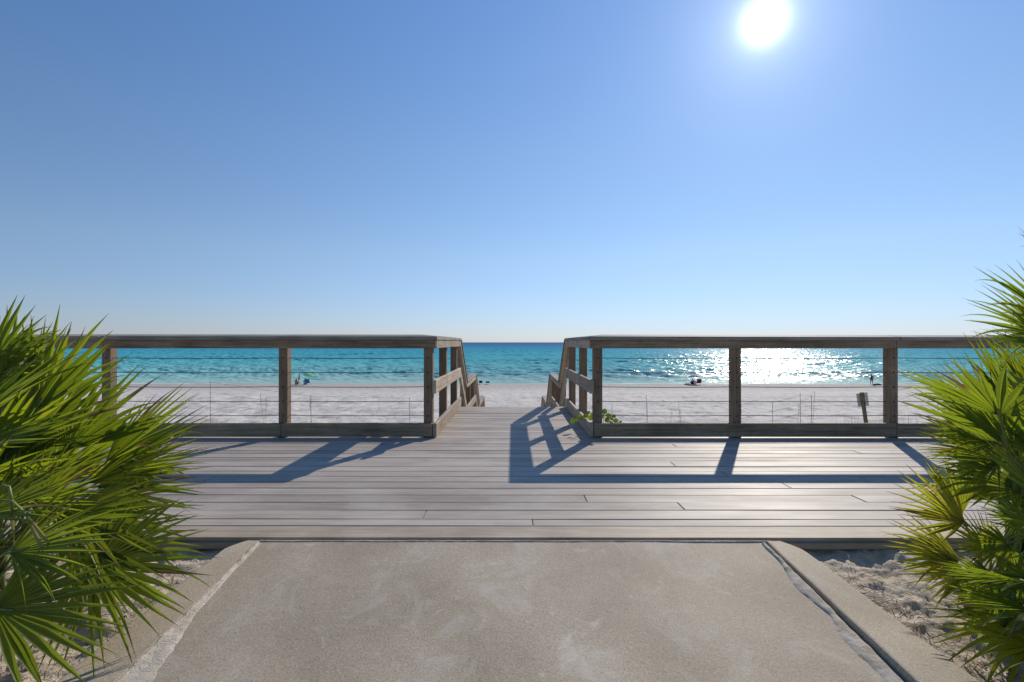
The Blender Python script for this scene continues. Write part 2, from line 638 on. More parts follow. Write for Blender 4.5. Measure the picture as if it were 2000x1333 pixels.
def bxs(y):
    hw = 1.35 * max(y, 3) + 3
    xs = [t * hw for t in T]
    return [-900, -300, -hw * 3] + xs + [hw * 3 + 1, 300 + 2, 900]


grid_mesh('beach', bxs, ys, beach_h, M_beach, 'structure')
me = bpy.data.meshes.new('ground')
me.from_pydata([(-900, -900, -1.0), (900, -900, -1.0), (900, -30, -1.0), (-900, -30, -1.0)], [], [(0, 1, 2, 3)])
props(link('ground', me, M_beach), kind='structure')


import numpy as np

rs = np.random.RandomState(4)
WAVES = []
for k in range(90):
    lam = 0.38 * (9 / 0.38) ** rs.rand()
    ang = rs.normal(0.75, 0.6)
    WAVES.append((2 * math.pi / lam * math.sin(ang), 2 * math.pi / lam * math.cos(ang), 0.021 * lam * rs.uniform(0.5, 1.3) / (lam ** 0.25) * 0.62, rs.uniform(0, 6.28), lam))


def sea_sheet(name, ys_, ncol, hwf):
    ys_ = np.array(ys_)
    u = np.linspace(-1, 1, ncol)
    Y = np.repeat(ys_[:, None], ncol, 1)
    X = np.repeat(u[None, :], len(ys_), 0) * np.array([hwf(y) for y in ys_])[:, None]
    X = X + (rs.rand(*X.shape) - 0.5) * (X[:, 1:2] - X[:, 0:1]) * 0.6
    Z = np.zeros_like(X)
    dy = np.gradient(ys_)[:, None]
    for kx, ky, am, ph, lam in WAVES:
        keep = np.clip(lam / (2.2 * dy) - 0.4, 0, 1) * np.clip(lam / (2.2 * (X[:, 1:2] - X[:, 0:1])) , 0, 1)
        Z += am * np.sin(kx * X + ky * Y + ph) * keep
    calm = np.clip((Y - WL + 4) / 30, 0.12, 1)
    # gusts: patches of rougher and smoother water
    g = 0.8 + 0.3 * np.sin(X * 0.021 + Y * 0.033 + 1) * np.sin(Y * 0.05 - X * 0.008)
    Z = WZ + Z * calm * g
    nr = len(ys_)
    co = np.stack([X, Y, Z], -1).reshape(-1, 3)
    ii = (np.arange(nr - 1)[:, None] * ncol + np.arange(ncol - 1)[None, :]).reshape(-1)
    qd = np.stack([ii, ii + 1, ii + ncol + 1, ii + ncol], -1)
    me = bpy.data.meshes.new(name)
    me.vertices.add(len(co))
    me.vertices.foreach_set('co', co.astype(np.float32).ravel())
    me.loops.add(qd.size)
    me.loops.foreach_set('vertex_index', qd.astype(np.int32).ravel())
    me.polygons.add(len(qd))
    me.polygons.foreach_set('loop_start', (np.arange(len(qd)) * 4).astype(np.int32))
    me.update(calc_edges=True)
    return props(link(name, me, M_sea, None, False), kind='structure')


sea = sea_sheet('sea', [72 * (900 / 72) ** (k / 780.0) for k in range(781)], 1100, lambda y: 1.2 * y + 10)
me = bpy.data.meshes.new('far_sea')
me.from_pydata([(-60000, 890, WZ - 0.02), (60000, 890, WZ - 0.02), (60000, 45000, WZ - 0.02), (-60000, 45000, WZ - 0.02)], [], [(0, 1, 2, 3)])
props(link('sea', me, M_sea), kind='structure')
me = bpy.data.meshes.new('side_sea')
me.from_pydata([(sx_ * q[0], q[1], WZ - 0.02) for sx_ in (-1, 1) for q in ((95, 72), (60000, 72), (60000, 890.0), (1075, 890.0))], [], [(0, 1, 2, 3), (7, 6, 5, 4)])
props(link('sea', me, M_sea), kind='structure')

# a thin line of foam where the wavelets run out
M_foam = plain('sea_foam', (0.72, 0.74, 0.73), 0.7, 0.2, 0.1)
bm = bmesh.new()
for (y0, thr) in ((WL - 0.15, -0.12), (WL + 1.3, 0.12), (WL + 3.4, 0.28)):
    x = -110.0
    prev = None
    while x < 110:
        g = noise.noise(Vector((x * 0.11, y0, 1)))
        w = max(0.0, (g - thr)) * 0.8
        yc = y0 + 0.8 * noise.noise(Vector((x * 0.05, y0 * 3, 5)))
        if w > 0.02:
            ring = [bm.verts.new((x, yc + w * k, WZ + (0.07 if abs(k) < 1 else 0.045))) for k in (-1, 0, 1)]
            if prev:
                for k in range(2):
                    bm.faces.new((prev[k], ring[k], ring[k + 1], prev[k + 1]))
            prev = ring
        else:
            prev = None
        x += 0.45
props(from_bm('sea_foam', bm, M_foam, None, True), label='thin white line of foam along the waterline', kind='stuff')

# ------------------------------------------------------------------ concrete ramp up to the deck
SLOPE = 0.109
YD = 2.475                  # where the slab meets the deck


def ramp_z(y):
    return -0.006 - SLOPE * (YD - y)


bm = bmesh.new()
Y0 = -2.0
top = []
N = 40
vs = {}
for j in range(N + 1):
    y = Y0 + (YD - 0.008 - Y0) * j / N
    for i in range(31):
        x = -1.257 + 2.514 * i / 30
        z = ramp_z(y) + 0.003 * noise.noise(Vector((x * 1.5, y * 1.5, 0)))
        vs[i, j] = bm.verts.new((x, y, z))
for j in range(N):
    for i in range(30):
        bm.faces.new((vs[i, j], vs[i + 1, j], vs[i + 1, j + 1], vs[i, j + 1]))
ext = bmesh.ops.extrude_face_region(bm, geom=bm.faces[:])
for v in ext['geom']:
    if isinstance(v, bmesh.types.BMVert):
        v.co.z -= 0.3
bmesh.ops.recalc_face_normals(bm, faces=bm.faces[:])
props(from_bm('concrete_path', bm, M_slab, None), kind='structure')

for sgn, nm_, lift0, lift1 in ((-1, 'left', 0.004, 0.012), (1, 'right', 0.004, 0.034)):
    bm = bmesh.new()
    def kerb_ring(y, xo):
        zt = ramp_z(y) + lift0 + (lift1 - lift0) * min(1.3, max(0, (YD - y) / 0.9)) + 0.0015 * noise.noise(Vector((y * 4, sgn, 2)))
        xi = 1.266 + 0.0025 * noise.noise(Vector((y * 6, sgn, 5)))
        c = 0.008 + 0.003 * noise.noise(Vector((y * 9, sgn, 7)))
        sec = [(xi, zt - 0.3), (xi, zt - c), (xi + c * 0.35, zt - c * 0.3), (xi + c * 1.2, zt)]
        for k in range(1, 4):
            sec.append((xi + (xo - xi) * k / 4, zt + 0.0012 * noise.noise(Vector((y * 5, k, sgn)))))
        sec += [(xo - c * 1.5, zt), (xo - c * 0.4, zt - c * 0.4), (xo, zt - c * 1.2), (xo, zt - 0.3)]
        return [bm.verts.new((sgn * x, y, z)) for x, z in sec]

    rings = []
    kys = [Y0 + (YD - 0.1 - Y0) * k / 90 for k in range(91)] + [YD - 0.1 + 0.088 * k / 8 for k in range(1, 9)]
    for y in kys:
        xo = 1.40 + 0.065 * min(1, (YD - y) / 0.9) + 0.004 * noise.noise(Vector((y * 3, sgn, 0)))
        if y > YD - 0.1:
            u = (y - (YD - 0.1)) / 0.088
            xo -= 0.055 * u ** 1.5
        rings.append(kerb_ring(y, xo))
    for ra, rb in zip(rings, rings[1:]):
        for k in range(len(ra) - 1):
            bm.faces.new((ra[k], ra[k + 1], rb[k + 1], rb[k]))
    bm.faces.new(rings[0])
    bm.faces.new(rings[-1])
    bmesh.ops.recalc_face_normals(bm, faces=bm.faces[:])
    lab = 'low concrete kerb along the %s edge of the path%s' % (nm_, ', lit along its inner seam' if sgn < 0 else ', casting a dark line into its inner seam')
    props(from_bm('concrete_kerb', bm, M_curb, None), lab, 'kerb', 'kerbs beside the concrete path')

# sand packed into the seams
bm = bmesh.new()


def strip(pts, wl, wr, zf, h, seed):
    prev = None
    for i, (x, y, dirx, diry) in enumerate(pts):
        a = wl(i) + 0.5 * wl(i) * noise.noise(Vector((x * 9, y * 9, seed))) + 0.12 * wl(i) * noise.noise(Vector((x * 40, y * 40, seed)))
        b = wr(i) + 0.9 * wr(i) * noise.noise(Vector((x * 5 + 3, y * 5, seed + 5))) + 0.16 * wr(i) * noise.noise(Vector((x * 34, y * 34, seed + 7)))
        ring = []
        for k, hh in ((-1, 0), (-0.55, 0.8), (0, 1.0), (0.45, 0.7), (0.8, 0.35), (1, 0)):
            w = a if k < 0 else b
            xx, yy = x + dirx * k * w, y + diry * k * w
            lump = 0.7 + 0.6 * noise.noise(Vector((xx * 25, yy * 25, seed)))
            ring.append(bm.verts.new((xx, yy, zf(xx, yy) + hh * h * lump - (0.004 if hh == 0 else -0.002))))
        if prev:
            for k in range(5):
                bm.faces.new((prev[k], ring[k], ring[k + 1], prev[k + 1]))
        prev = ring


n = 260
seam = [YD - 0.03 - k / n * 2.6 for k in range(n + 1)]
strip([(-1.262, y, 1, 0) for y in seam], lambda i: 0.008, lambda i: 0.008 + 0.072 * min(1, (i / n * 2.6) / 0.9) ** 2.4, lambda x, y: ramp_z(y) + (0.006 if x < -1.262 else 0), 0.009, 1.0)
strip([(1.245, y, -1, 0) for y in seam], lambda i: 0.012, lambda i: 0.012 + 0.05 * min(1, (i / n * 2.6) / 0.9), lambda x, y: ramp_z(y), 0.009, 2.0)
xs = [-1.27 + k / 300 * 2.55 for k in range(301)]
strip([(x, YD - 0.012, 0, -1) for x in xs], lambda i: 0.006, lambda i: 0.006, lambda x, y: ramp_z(y), 0.0035, 3.0)
bmesh.ops.recalc_face_normals(bm, faces=bm.faces[:])
props(from_bm('drifted_sand', bm, M_drift, None, True), 'pale sand packed into the seams of the concrete path', kind='stuff')

# planting beds of loose sand each side
for sgn, nm_ in ((-1, 'left'), (1, 'right')):
    ax = [1.40 + 0.013 * k for k in range(100)] + [2.75 + 0.2 * k for k in range(8)] + [4.6, 6, 8.5, 12, 20]
    ay = [-6, -3, -1, 0, 0.5] + [0.7 + 0.013 * k for k in range(147)] + [2.7, 2.9, 3.2]

    def bed_h(x, y, sgn=sgn):
        z = -0.062 - 0.115 * (YD - y) * (1 if y > 0 else 0.3)
        if y < 0:
            z = -0.062 - 0.115 * YD + 0.03 * y
        if y > 2.5:
            z -= 0.25 * (y - 2.5)
        a = abs(x)
        lumps = min(1, max(0, (a - 1.47) / 0.15)) * 0.8 + 0.25
        p = Vector((x * 4.2, y * 5.2, 3 * sgn))
        h = 0.02 * noise.noise(p) + 0.015 * noise.noise(p * 2.3) + 0.012 * noise.noise(p * 5.3) + 0.009 * noise.noise(p * 10) + 0.004 * noise.noise(p * 21)
        h -= 0.03 * max(0, noise.noise(p * 1.3 + Vector((3, 1, 0)))) ** 1.0
        return z + h * lumps + 0.02 * min(1, max(0, a - 1.6))

    grid_mesh('sand_bed', lambda y: [sgn * a for a in ax], ay, bed_h, M_bed, 'structure')

# ------------------------------------------------------------------ boardwalk deck, every board a part
deck = empty('boardwalk', (0, 4.0, 0), kind='structure')
rows = [(2.655, 2.755)]
y = 2.755
while y < 7.5:
    rows.append((y, y + 0.146))
    y += 0.146
END = y
joints = {0: [0.107], 1: [-0.51], 2: [1.015, -3.4], 3: [0.46, 2.19], 5: [1.89], 6: [2.54, -2.2], 7: [1.59], 9: [1.30, -3.1], 11: [-4.2], 12: [3.1], 14: [1.55, -2.6], 16: [-3.7]}
RX = 7.2
BACK = 5.30
for i, (a, b) in enumerate(rows):
    hw = RX if b < BACK + 0.03 else 0.84
    cuts = sorted(joints.get(i, [])) if hw == RX else []
    e = [-hw] + cuts + [hw]
    if hw == RX and not cuts:
        e = [-hw, random.choice((-4.9, -5.6, 4.7, 5.3)), hw]
    for xa, xb in zip(e, e[1:]):
        dz = random.uniform(-0.0018, 0.0018)
        gap = 0.0024 + random.uniform(-0.0008, 0.001)
        tw = random.uniform(-0.0015, 0.0015)
        bm = bmesh.new()
        bm_beam(bm, (xa + 0.0015, (a + b) / 2 + tw, -0.0135 + dz), (xb - 0.0015, (a + b) / 2 - tw, -0.0135 + dz * 0.6), b - a - 2 * gap, 0.027)
        bmesh.ops.bevel(bm, geom=bm.edges[:], offset=0.0032, segments=2, affect='EDGES')
        # boards bow a little along their length
        nseg = max(1, int((xb - xa) / 0.45))
        for q in range(1, nseg):
            bmesh.ops.bisect_plane(bm, geom=bm.verts[:] + bm.edges[:] + bm.faces[:], plane_co=(xa + (xb - xa) * q / nseg, 0, 0), plane_no=(1, 0, 0))
        for v in bm.verts:
            v.co.y += 0.0022 * noise.noise(Vector((v.co.x * 0.9, i * 3.7, 0)))
            v.co.z += 0.002 * noise.noise(Vector((v.co.x * 0.8, i * 2.3, 9)))
        bmesh.ops.recalc_face_normals(bm, faces=bm.faces[:])
        from_bm('board', bm, M_deck, deck)
# rounded edge board along the front and the dark joist behind it
bm = bmesh.new()
vs_ = bm_beam(bm, (-RX, 2.568, -0.028), (RX, 2.568, -0.028), 0.172, 0.05)
fr = [e for e in bm.edges if all(abs(v.co.y - (2.568 - 0.086)) < 1e-4 and v.co.z > -0.01 for v in e.verts)]
bmesh.ops.bevel(bm, geom=fr, offset=0.022, segments=4, affect='EDGES')
bmesh.ops.recalc_face_normals(bm, faces=bm.faces[:])
from_bm('edge_board', bm, M_edge, deck)
beam('fascia', M_edge, deck, (-RX, 2.53, -0.16), (RX, 2.53, -0.16), 0.04, 0.21, bev=0)
beam('fascia', M_edge, deck, (-RX, BACK - 0.05, -0.135), (-0.86, BACK - 0.05, -0.135), 0.04, 0.2, bev=0)
beam('fascia', M_edge, deck, (0.86, BACK - 0.05, -0.135), (RX, BACK - 0.05, -0.135), 0.04, 0.2, bev=0)
for sx_ in (-0.82, 0.82):
    beam('joist', M_dark, deck, (sx_, BACK - 0.02, -0.135), (sx_, END - 0.01, -0.135), 0.04, 0.2, bev=0)
beam('joist', M_dark, deck, (0.0, 2.6, -0.135), (0.0, END - 0.05, -0.135), 0.04, 0.2, bev=0)
for x in (-6, -4, -2, 2, 4, 6):
    beam('joist', M_dark, deck, (x, 2.58, -0.135), (x, BACK - 0.08, -0.135), 0.04, 0.2, bev=0)
for x, y in ((-6, 5.1), (-3, 5.1), (3, 5.1), (6, 5.1), (-0.8, 6.4), (0.8, 6.4), (-0.8, 7.45), (0.8, 7.45)):
    beam('pile', M_dark, deck, (x, y, -0.24), (x, y, beach_z(y) - 0.4), 0.12, 0.12, up=(0, 1, 0), bev=0)

# ------------------------------------------------------------------ railings


def railing(s):
    """s = -1 the railing left of the way to the beach, +1 the one on the right"""
    t = empty('deck_railing', (s * 0.9, 5.165, 0),
              'weathered wood and cable railing %s of the gap to the beach' % ('left' if s < 0 else 'right, against the sun glitter,'), 'railing', 'railings along the back of the deck')
    px = [0.885, 2.33 if s > 0 else 2.40, 3.96 if s > 0 else 4.25, 5.6 if s > 0 else 6.0]
    XE = 7.1
    post_objs = []
    for k, x in enumerate(px):
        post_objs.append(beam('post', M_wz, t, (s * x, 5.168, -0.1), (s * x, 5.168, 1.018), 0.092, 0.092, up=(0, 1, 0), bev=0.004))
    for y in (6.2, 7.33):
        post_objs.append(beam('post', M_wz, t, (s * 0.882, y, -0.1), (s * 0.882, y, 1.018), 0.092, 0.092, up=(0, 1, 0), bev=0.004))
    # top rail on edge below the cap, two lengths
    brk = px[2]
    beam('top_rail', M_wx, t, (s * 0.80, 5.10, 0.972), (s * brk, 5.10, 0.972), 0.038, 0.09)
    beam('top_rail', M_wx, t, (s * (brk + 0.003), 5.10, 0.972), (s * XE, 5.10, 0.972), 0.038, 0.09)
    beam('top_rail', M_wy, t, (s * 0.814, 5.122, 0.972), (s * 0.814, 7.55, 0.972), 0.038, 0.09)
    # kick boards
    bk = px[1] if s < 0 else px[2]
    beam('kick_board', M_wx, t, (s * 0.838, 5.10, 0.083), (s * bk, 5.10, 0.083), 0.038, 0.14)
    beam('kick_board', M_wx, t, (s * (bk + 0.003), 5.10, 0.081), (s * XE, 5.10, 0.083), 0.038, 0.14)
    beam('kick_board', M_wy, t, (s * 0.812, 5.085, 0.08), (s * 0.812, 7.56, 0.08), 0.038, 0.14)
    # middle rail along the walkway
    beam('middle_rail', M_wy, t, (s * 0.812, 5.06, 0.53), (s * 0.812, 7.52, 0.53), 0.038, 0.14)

    # sloped cap boards, mitred at the corner
    def cap(name, quad, mat):
        bm = bmesh.new()
        lo = [bm.verts.new(q) for q in quad]
        hi = [bm.verts.new(Vector(q) + Vector((0, 0, 0.037))) for q in quad]
        bm.faces.new(lo[::-1])
        bm.faces.new(hi)
        for i in range(4):
            bm.faces.new((lo[i], lo[(i + 1) % 4], hi[(i + 1) % 4], hi[i]))
        bmesh.ops.recalc_face_normals(bm, faces=bm.faces[:])
        bmesh.ops.bevel(bm, geom=bm.edges[:], offset=0.005, segments=2, affect='EDGES')
        return from_bm(name, bm, mat, t)
    zi, zo = 1.013, 1.036
    yi, yo = 5.055, 5.25
    xi, xo = 0.787, 0.98
    tilt = -0.012 if s > 0 else 0.006
    g = 0.0015
    cuts = [xo, px[2] + 0.02, XE]
    c1 = [(s * (xi + g), yi, zi), (s * cuts[1], yi, zi + tilt * 0.5), (s * cuts[1], yo, zo + tilt * 0.5), (s * (xo + g), yo, zo)]
    cap('cap_board', c1, M_cap)
    c2 = [(s * (cuts[1] + 0.004), yi, zi + tilt * 0.5), (s * XE, yi, zi + tilt), (s * XE, yo, zo + tilt), (s * (cuts[1] + 0.004), yo, zo + tilt * 0.5)]
    cap('cap_board', c2, M_cap)
    c3 = [(s * (xi - 0.001), yi + 0.004, zi), (s * (xo - g), yo + 0.002, zo), (s * xo, 7.56, zo), (s * xi, 7.56, zi)]
    cap('cap_board', c3, M_capy)
    # five steel cables strung through the posts
    for z in (0.223, 0.371, 0.523, 0.676, 0.826):
        pts = []
        for k in range(0, 61):
            x = 0.885 + (XE - 0.885) * k / 60
            sag = 0.0
            for a, b in zip(px, px[1:] + [XE]):
                if a <= x <= b:
                    u = (x - a) / (b - a)
                    sag = -0.006 * 4 * u * (1 - u)
            pts.append((s * x, 5.168, z + sag))
        tube('cable', M_cable, t, pts, 0.0038, 5)
    # bolts where the cables pass the posts
    for k, po in enumerate(post_objs[:4]):
        for z in (0.223, 0.371, 0.523, 0.676, 0.826):
            tube('cable_hole', M_cable, po, [(s * px[k], 5.124, z), (s * px[k], 5.1185, z)], 0.009, 8)
    return t


rail_left = railing(-1)
rail_right = railing(1)


def stair_rail(s):
    t = empty('stair_railing', (s * 0.84, 8.6, -0.77), 'stepped wooden stair handrail %s' % ('beyond the left railing, sunlit on its inner side' if s < 0 else 'beyond the right railing, shaded on its inner side'),
              'handrail', 'handrails beside the beach stairs')
    X = s * 0.86

    def run(d0, z0, d1, z1):
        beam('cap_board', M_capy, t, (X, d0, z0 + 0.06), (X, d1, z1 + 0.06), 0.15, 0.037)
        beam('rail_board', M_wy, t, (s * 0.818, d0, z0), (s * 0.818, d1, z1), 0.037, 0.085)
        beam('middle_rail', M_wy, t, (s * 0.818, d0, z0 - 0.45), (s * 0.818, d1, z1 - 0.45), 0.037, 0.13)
    run(7.575, 0.955, 8.58, 0.25)
    run(8.60, 0.235, 10.68, 0.235)
    run(10.70, 0.22, 11.68, -0.50)
    run(11.70, -0.535, 13.35, -0.535)
    run(13.37, -0.55, 14.4, -1.28)
    for d, zt, zb in ((8.66, 0.27, -1.7), (9.65, 0.27, -1.8), (10.62, 0.27, -1.9), (11.76, -0.5, -2.1), (12.55, -0.5, -2.2), (13.28, -0.5, -2.3), (14.35, -1.26, -2.6)):
        beam('post', M_wz, t, (s * 0.885, d, zb), (s * 0.885, d, zt), 0.09, 0.09, up=(0, 1, 0))
    return t


stair_rail(-1)
stair_rail(1)

st = empty('beach_stairs', (0, 8.5, -0.77), 'wooden stairs with landings dropping from the deck to the sand', 'stairs')


def flight(d0, z0, n, rise, run):
    for k in range(1, n):
        beam('tread', M_wx, st, (-0.78, d0 + run * (k - 0.5), z0 - rise * k), (0.78, d0 + run * (k - 0.5), z0 - rise * k), run - 0.01, 0.038)
    for sx_ in (-0.76, 0.0, 0.76):
        beam('stringer', M_wy, st, (sx_, d0 + 0.03, z0 - rise - 0.17), (sx_, d0 + run * n, z0 - rise * n - 0.13), 0.038, 0.2)


flight(END, -0.02, 4, 0.19, 0.27)
beam('landing', M_wx, st, (-0.8, 9.66, -0.79), (0.8, 9.66, -0.79), 2.1, 0.04)
flight(10.72, -0.77, 4, 0.19, 0.26)
beam('landing', M_wx, st, (-0.8, 12.6, -1.55), (0.8, 12.6, -1.55), 1.6, 0.04)
flight(13.41, -1.53, 4, 0.16, 0.26)

# ------------------------------------------------------------------ saw palmettos


def fan_mesh(name, hub, axis, normal, L, n, spread, cup, droop, seed, wmax=0.027, tipdroop=0.25):
    rnd = random.Random(seed)
    A = axis.normalized()
    Nn = (normal - A * normal.dot(A)).normalized()
    B = Nn.cross(A)
    dth = R(spread) / n
    vs, fs, uvs, rv = [], [], [], []
    ST = [0.0, 0.09, 0.2, 0.32, 0.43, 0.52, 0.61, 0.7, 0.79, 0.87, 0.94, 1.0]
    for i in range(n):
        ph = -R(spread) / 2 + dth * (i + 0.5) + rnd.uniform(-0.12, 0.12) * dth
        edge = abs(ph) / (R(spread) / 2)
        l = L * (1.0 - 0.34 * edge ** 2.2) * rnd.uniform(0.9, 1.05)
        rr = rnd.random()
        t0 = 0.46 + rnd.uniform(-0.06, 0.06)
        wm = min(wmax * rnd.uniform(0.85, 1.15), 2 * l * t0 * math.tan(dth / 2) * 1.05)
        bendz = droop * rnd.uniform(0.6, 1.4)
        td = tipdroop * (rnd.uniform(0.6, 2.0) if rnd.random() < 0.16 else 0.08)
        side_b = rnd.uniform(-0.09, 0.09)
        tw = rnd.uniform(-0.5, 0.5)
        base = len(vs)
        D0 = A * math.cos(ph) + B * math.sin(ph)
        T0 = -A * math.sin(ph) + B * math.cos(ph)
        for j, u in enumerate(ST):
            r = l * u
            wfan = 2 * r * math.tan(dth / 2) * 1.04 + 0.002
            wtip = wm * (1 - max(0, (u - t0) / (1 - t0)) ** 1.02)
            w = max(0.0008, min(wfan, wtip))
            c = hub + D0 * r + Nn * (cup * r * (1 - math.cos(ph)) ** 0.7) + T0 * (side_b * r * u)
            c = c + Vector((0, 0, -1)) * (bendz * (r / L) ** 2 * L + td * max(0, u - 0.55) ** 2 * L * 2)
            k = max(0, u - t0)
            q = Matrix.Rotation(tw * k, 3, D0)
            tdv, nv = q @ T0, q @ Nn
            fold = 0.34
            vs += [c - tdv * (w / 2) + nv * (fold * w), c, c + tdv * (w / 2) + nv * (fold * w)]
            uvs += [(0, u), (0.5, u), (1, u)]
            rv += [rr] * 3
        for j in range(len(ST) - 1):
            a = base + j * 3
            fs.append((a, a + 1, a + 4, a + 3))
            fs.append((a + 1, a + 2, a + 5, a + 4))
    me = bpy.data.meshes.new(name)
    me.from_pydata(vs, [], fs)
    ul = me.uv_layers.new(name='UVMap')
    for lp in me.loops:
        ul.data[lp.index].uv = uvs[lp.vertex_index]
    at = me.attributes.new('rnd', 'FLOAT', 'POINT')
    for i, x in enumerate(rv):
        at.data[i].value = x
    return me


SEED = [100]


def frond(plant, crown, hub, axis, normal, L, mat, n=None, spread=200, cup=0.22, droop=0.05, wmax=0.031, pet=M_pet, tipdroop=0.25):
    SEED[0] += 1
    rnd = random.Random(SEED[0])
    n = n if n and n < 6 else max(5, round(spread / 7.2))
    me = fan_mesh('frond', hub, axis, normal, L, n, spread, cup, droop, SEED[0], wmax, tipdroop)
    o = link('frond', me, mat, plant)
    A = axis.normalized()
    d = (hub - crown).length
    p0 = crown + Vector((rnd.uniform(-0.05, 0.05), rnd.uniform(-0.05, 0.05), 0))
    p1 = p0 + Vector((0, 0, 0.35 * d)) + (hub - p0) * 0.12
    p2 = hub - A * (0.3 * d)
    pts = []
    for k in range(11):
        u = k / 10
        pts.append(p0 * (1 - u) ** 3 + p1 * (3 * u * (1 - u) ** 2) + p2 * (3 * u * u * (1 - u)) + hub * u ** 3)
    pts.append(hub + A * 0.05)
    tube('petiole', pet, o, pts, [0.009 - 0.0045 * k / 11 for k in range(12)], 6, 0.7)
    return o


def fr_px(plant, crown, h, tip, normal, mat=M_leaf, Lm=1.0, **k):
    hub, tp = U(*h), U(*tip)
    ax = tp - hub
    return frond(plant, crown, hub, ax, Vector(normal), ax.length * Lm, mat, **k)


def fill(plant, crown, count, az0, az1, mat, seed, L=(0.36, 0.5), D=(0.35, 0.7), lim=None, el=(25, 85)):
    rnd = random.Random(seed)
    made = 0
    tries = 0
    while made < count and tries < 400:
        tries += 1
        az = R(rnd.uniform(az0, az1))
        e = R(rnd.uniform(*el))
        d = rnd.uniform(*D)
        dirv = Vector((math.cos(az) * math.cos(e), math.sin(az) * math.cos(e), math.sin(e)))
        hub = crown + dirv * d + Vector((0, 0, 0.05))
        ax = (Vector((math.cos(az), math.sin(az), 0)) * (0.5 + math.cos(e)) + Vector((0, 0, 1)) * (math.sin(e) * 1.1 - 0.25)).normalized()
        nr = Vector((0, 0, 1)) - ax * ax.z * 0.6 + Vector((rnd.uniform(-.4, .4), rnd.uniform(-.4, .4), 0))
        if ax.z > 0.8:
            nr = Vector((-math.cos(az), -math.sin(az), 0.4))
        Lf = rnd.uniform(*L)
        tipp = hub + ax * Lf
        if lim and not lim(hub, tipp):
            continue
        frond(plant, crown, hub, ax, nr, Lf, mat, spread=rnd.uniform(140, 210), droop=rnd.uniform(0.03, 0.16))
        made += 1


def trunk(plant, crown, lean):
    g = Vector((crown.x - lean[0], crown.y - lean[1], -0.34))
    tube('stem', M_stem, plant, [g, (g + crown) / 2 + Vector((0.01, 0, 0)), crown], [0.07, 0.06, 0.05], 10)
    # leaf bases and fibre round the stem
    bm = bmesh.new()
    rnd = random.Random(3)
    for k in range(34):
        u = rnd.random()
        p = g + (crown - g) * u
        a = rnd.uniform(0, 6.283)
        q = p + Vector((math.cos(a) * 0.06, math.sin(a) * 0.06, 0))
        bm_tube(bm, [q, q + Vector((math.cos(a) * 0.05, math.sin(a) * 0.05, 0.1))], [0.012, 0.004], 4)
    o = from_bm('leaf_bases', bm, M_stem, plant)
    o['kind'] = 'stuff'


def seen_left(h, t):
    return t.x < -0.72 * t.y - 0.15 and h.x < -1.62


def seen_right(h, t):
    return t.x > 0.86 * t.y + 0.1 and h.x > 1.7


# left, rear: upright, tall
cL = Vector((-2.18, 2.02, -0.08))
pl = empty('saw_palmetto', (cL.x, cL.y, -0.25), 'tall bright green saw palmetto crossing in front of the left railing', 'palmetto', 'saw palmettos beside the path')
trunk(pl, cL, (0.05, 0.02))
up = (0.1, -0.75, 0.5)
for h, tp, nr, kw in (
        ((60, 850, 2.05), (150, 622, 2.15), (0.5, -0.8, 0.15), dict(spread=110)),
        ((-25, 720, 1.9), (30, 562, 1.98), (0.5, -0.8, 0.2), dict(spread=95)),
        ((70, 800, 2.0), (165, 592, 2.1), (0.4, -0.85, 0.2), dict(spread=80)),
        ((10, 780, 1.95), (92, 596, 2.05), (0.45, -0.8, 0.2), dict(spread=85)),
        ((-20, 740, 1.95), (75, 610, 2.05), (0.2, -0.5, 0.8), dict(spread=130)),
        ((130, 880, 2.15), (262, 690, 2.3), (0.5, -0.75, 0.3), dict(spread=105)),
        ((205, 905, 2.2), (385, 745, 2.4), (-0.4, -0.7, 0.55), dict(spread=95)),
        ((215, 915, 2.3), (425, 795, 2.45), (-0.3, -0.35, 0.9), dict(spread=120)),
        ((170, 945, 2.1), (395, 845, 2.25), (-0.3, -0.55, 0.8), dict(spread=90)),
        ((245, 925, 2.35), (425, 880, 2.5), (-0.1, -0.3, 0.95), dict(spread=130)),
        ((190, 950, 2.2), (405, 935, 2.3), (0.0, -0.5, 0.85), dict(spread=120)),
        ((160, 985, 2.15), (392, 985, 2.25), (0.1, -0.35, 0.95), dict(spread=110)),
        ((-60, 880, 1.7), (160, 800, 1.85), (-0.2, -0.6, 0.75), dict(spread=90)),
        ((-70, 840, 1.75), (140, 660, 1.95), (-0.3, -0.7, 0.5), dict(spread=70)),
        ((10, 900, 1.95), (30, 650, 2.05), (0.3, -0.9, 0.1), dict(spread=110)),
        ((100, 940, 2.3), (190, 740, 2.4), (0.3, -0.9, 0.2), dict(spread=140))):
    fr_px(pl, cL, h, tp, nr, **kw)
fill(pl, cL, 16, -60, 240, M_leaf, 11, lim=seen_left)
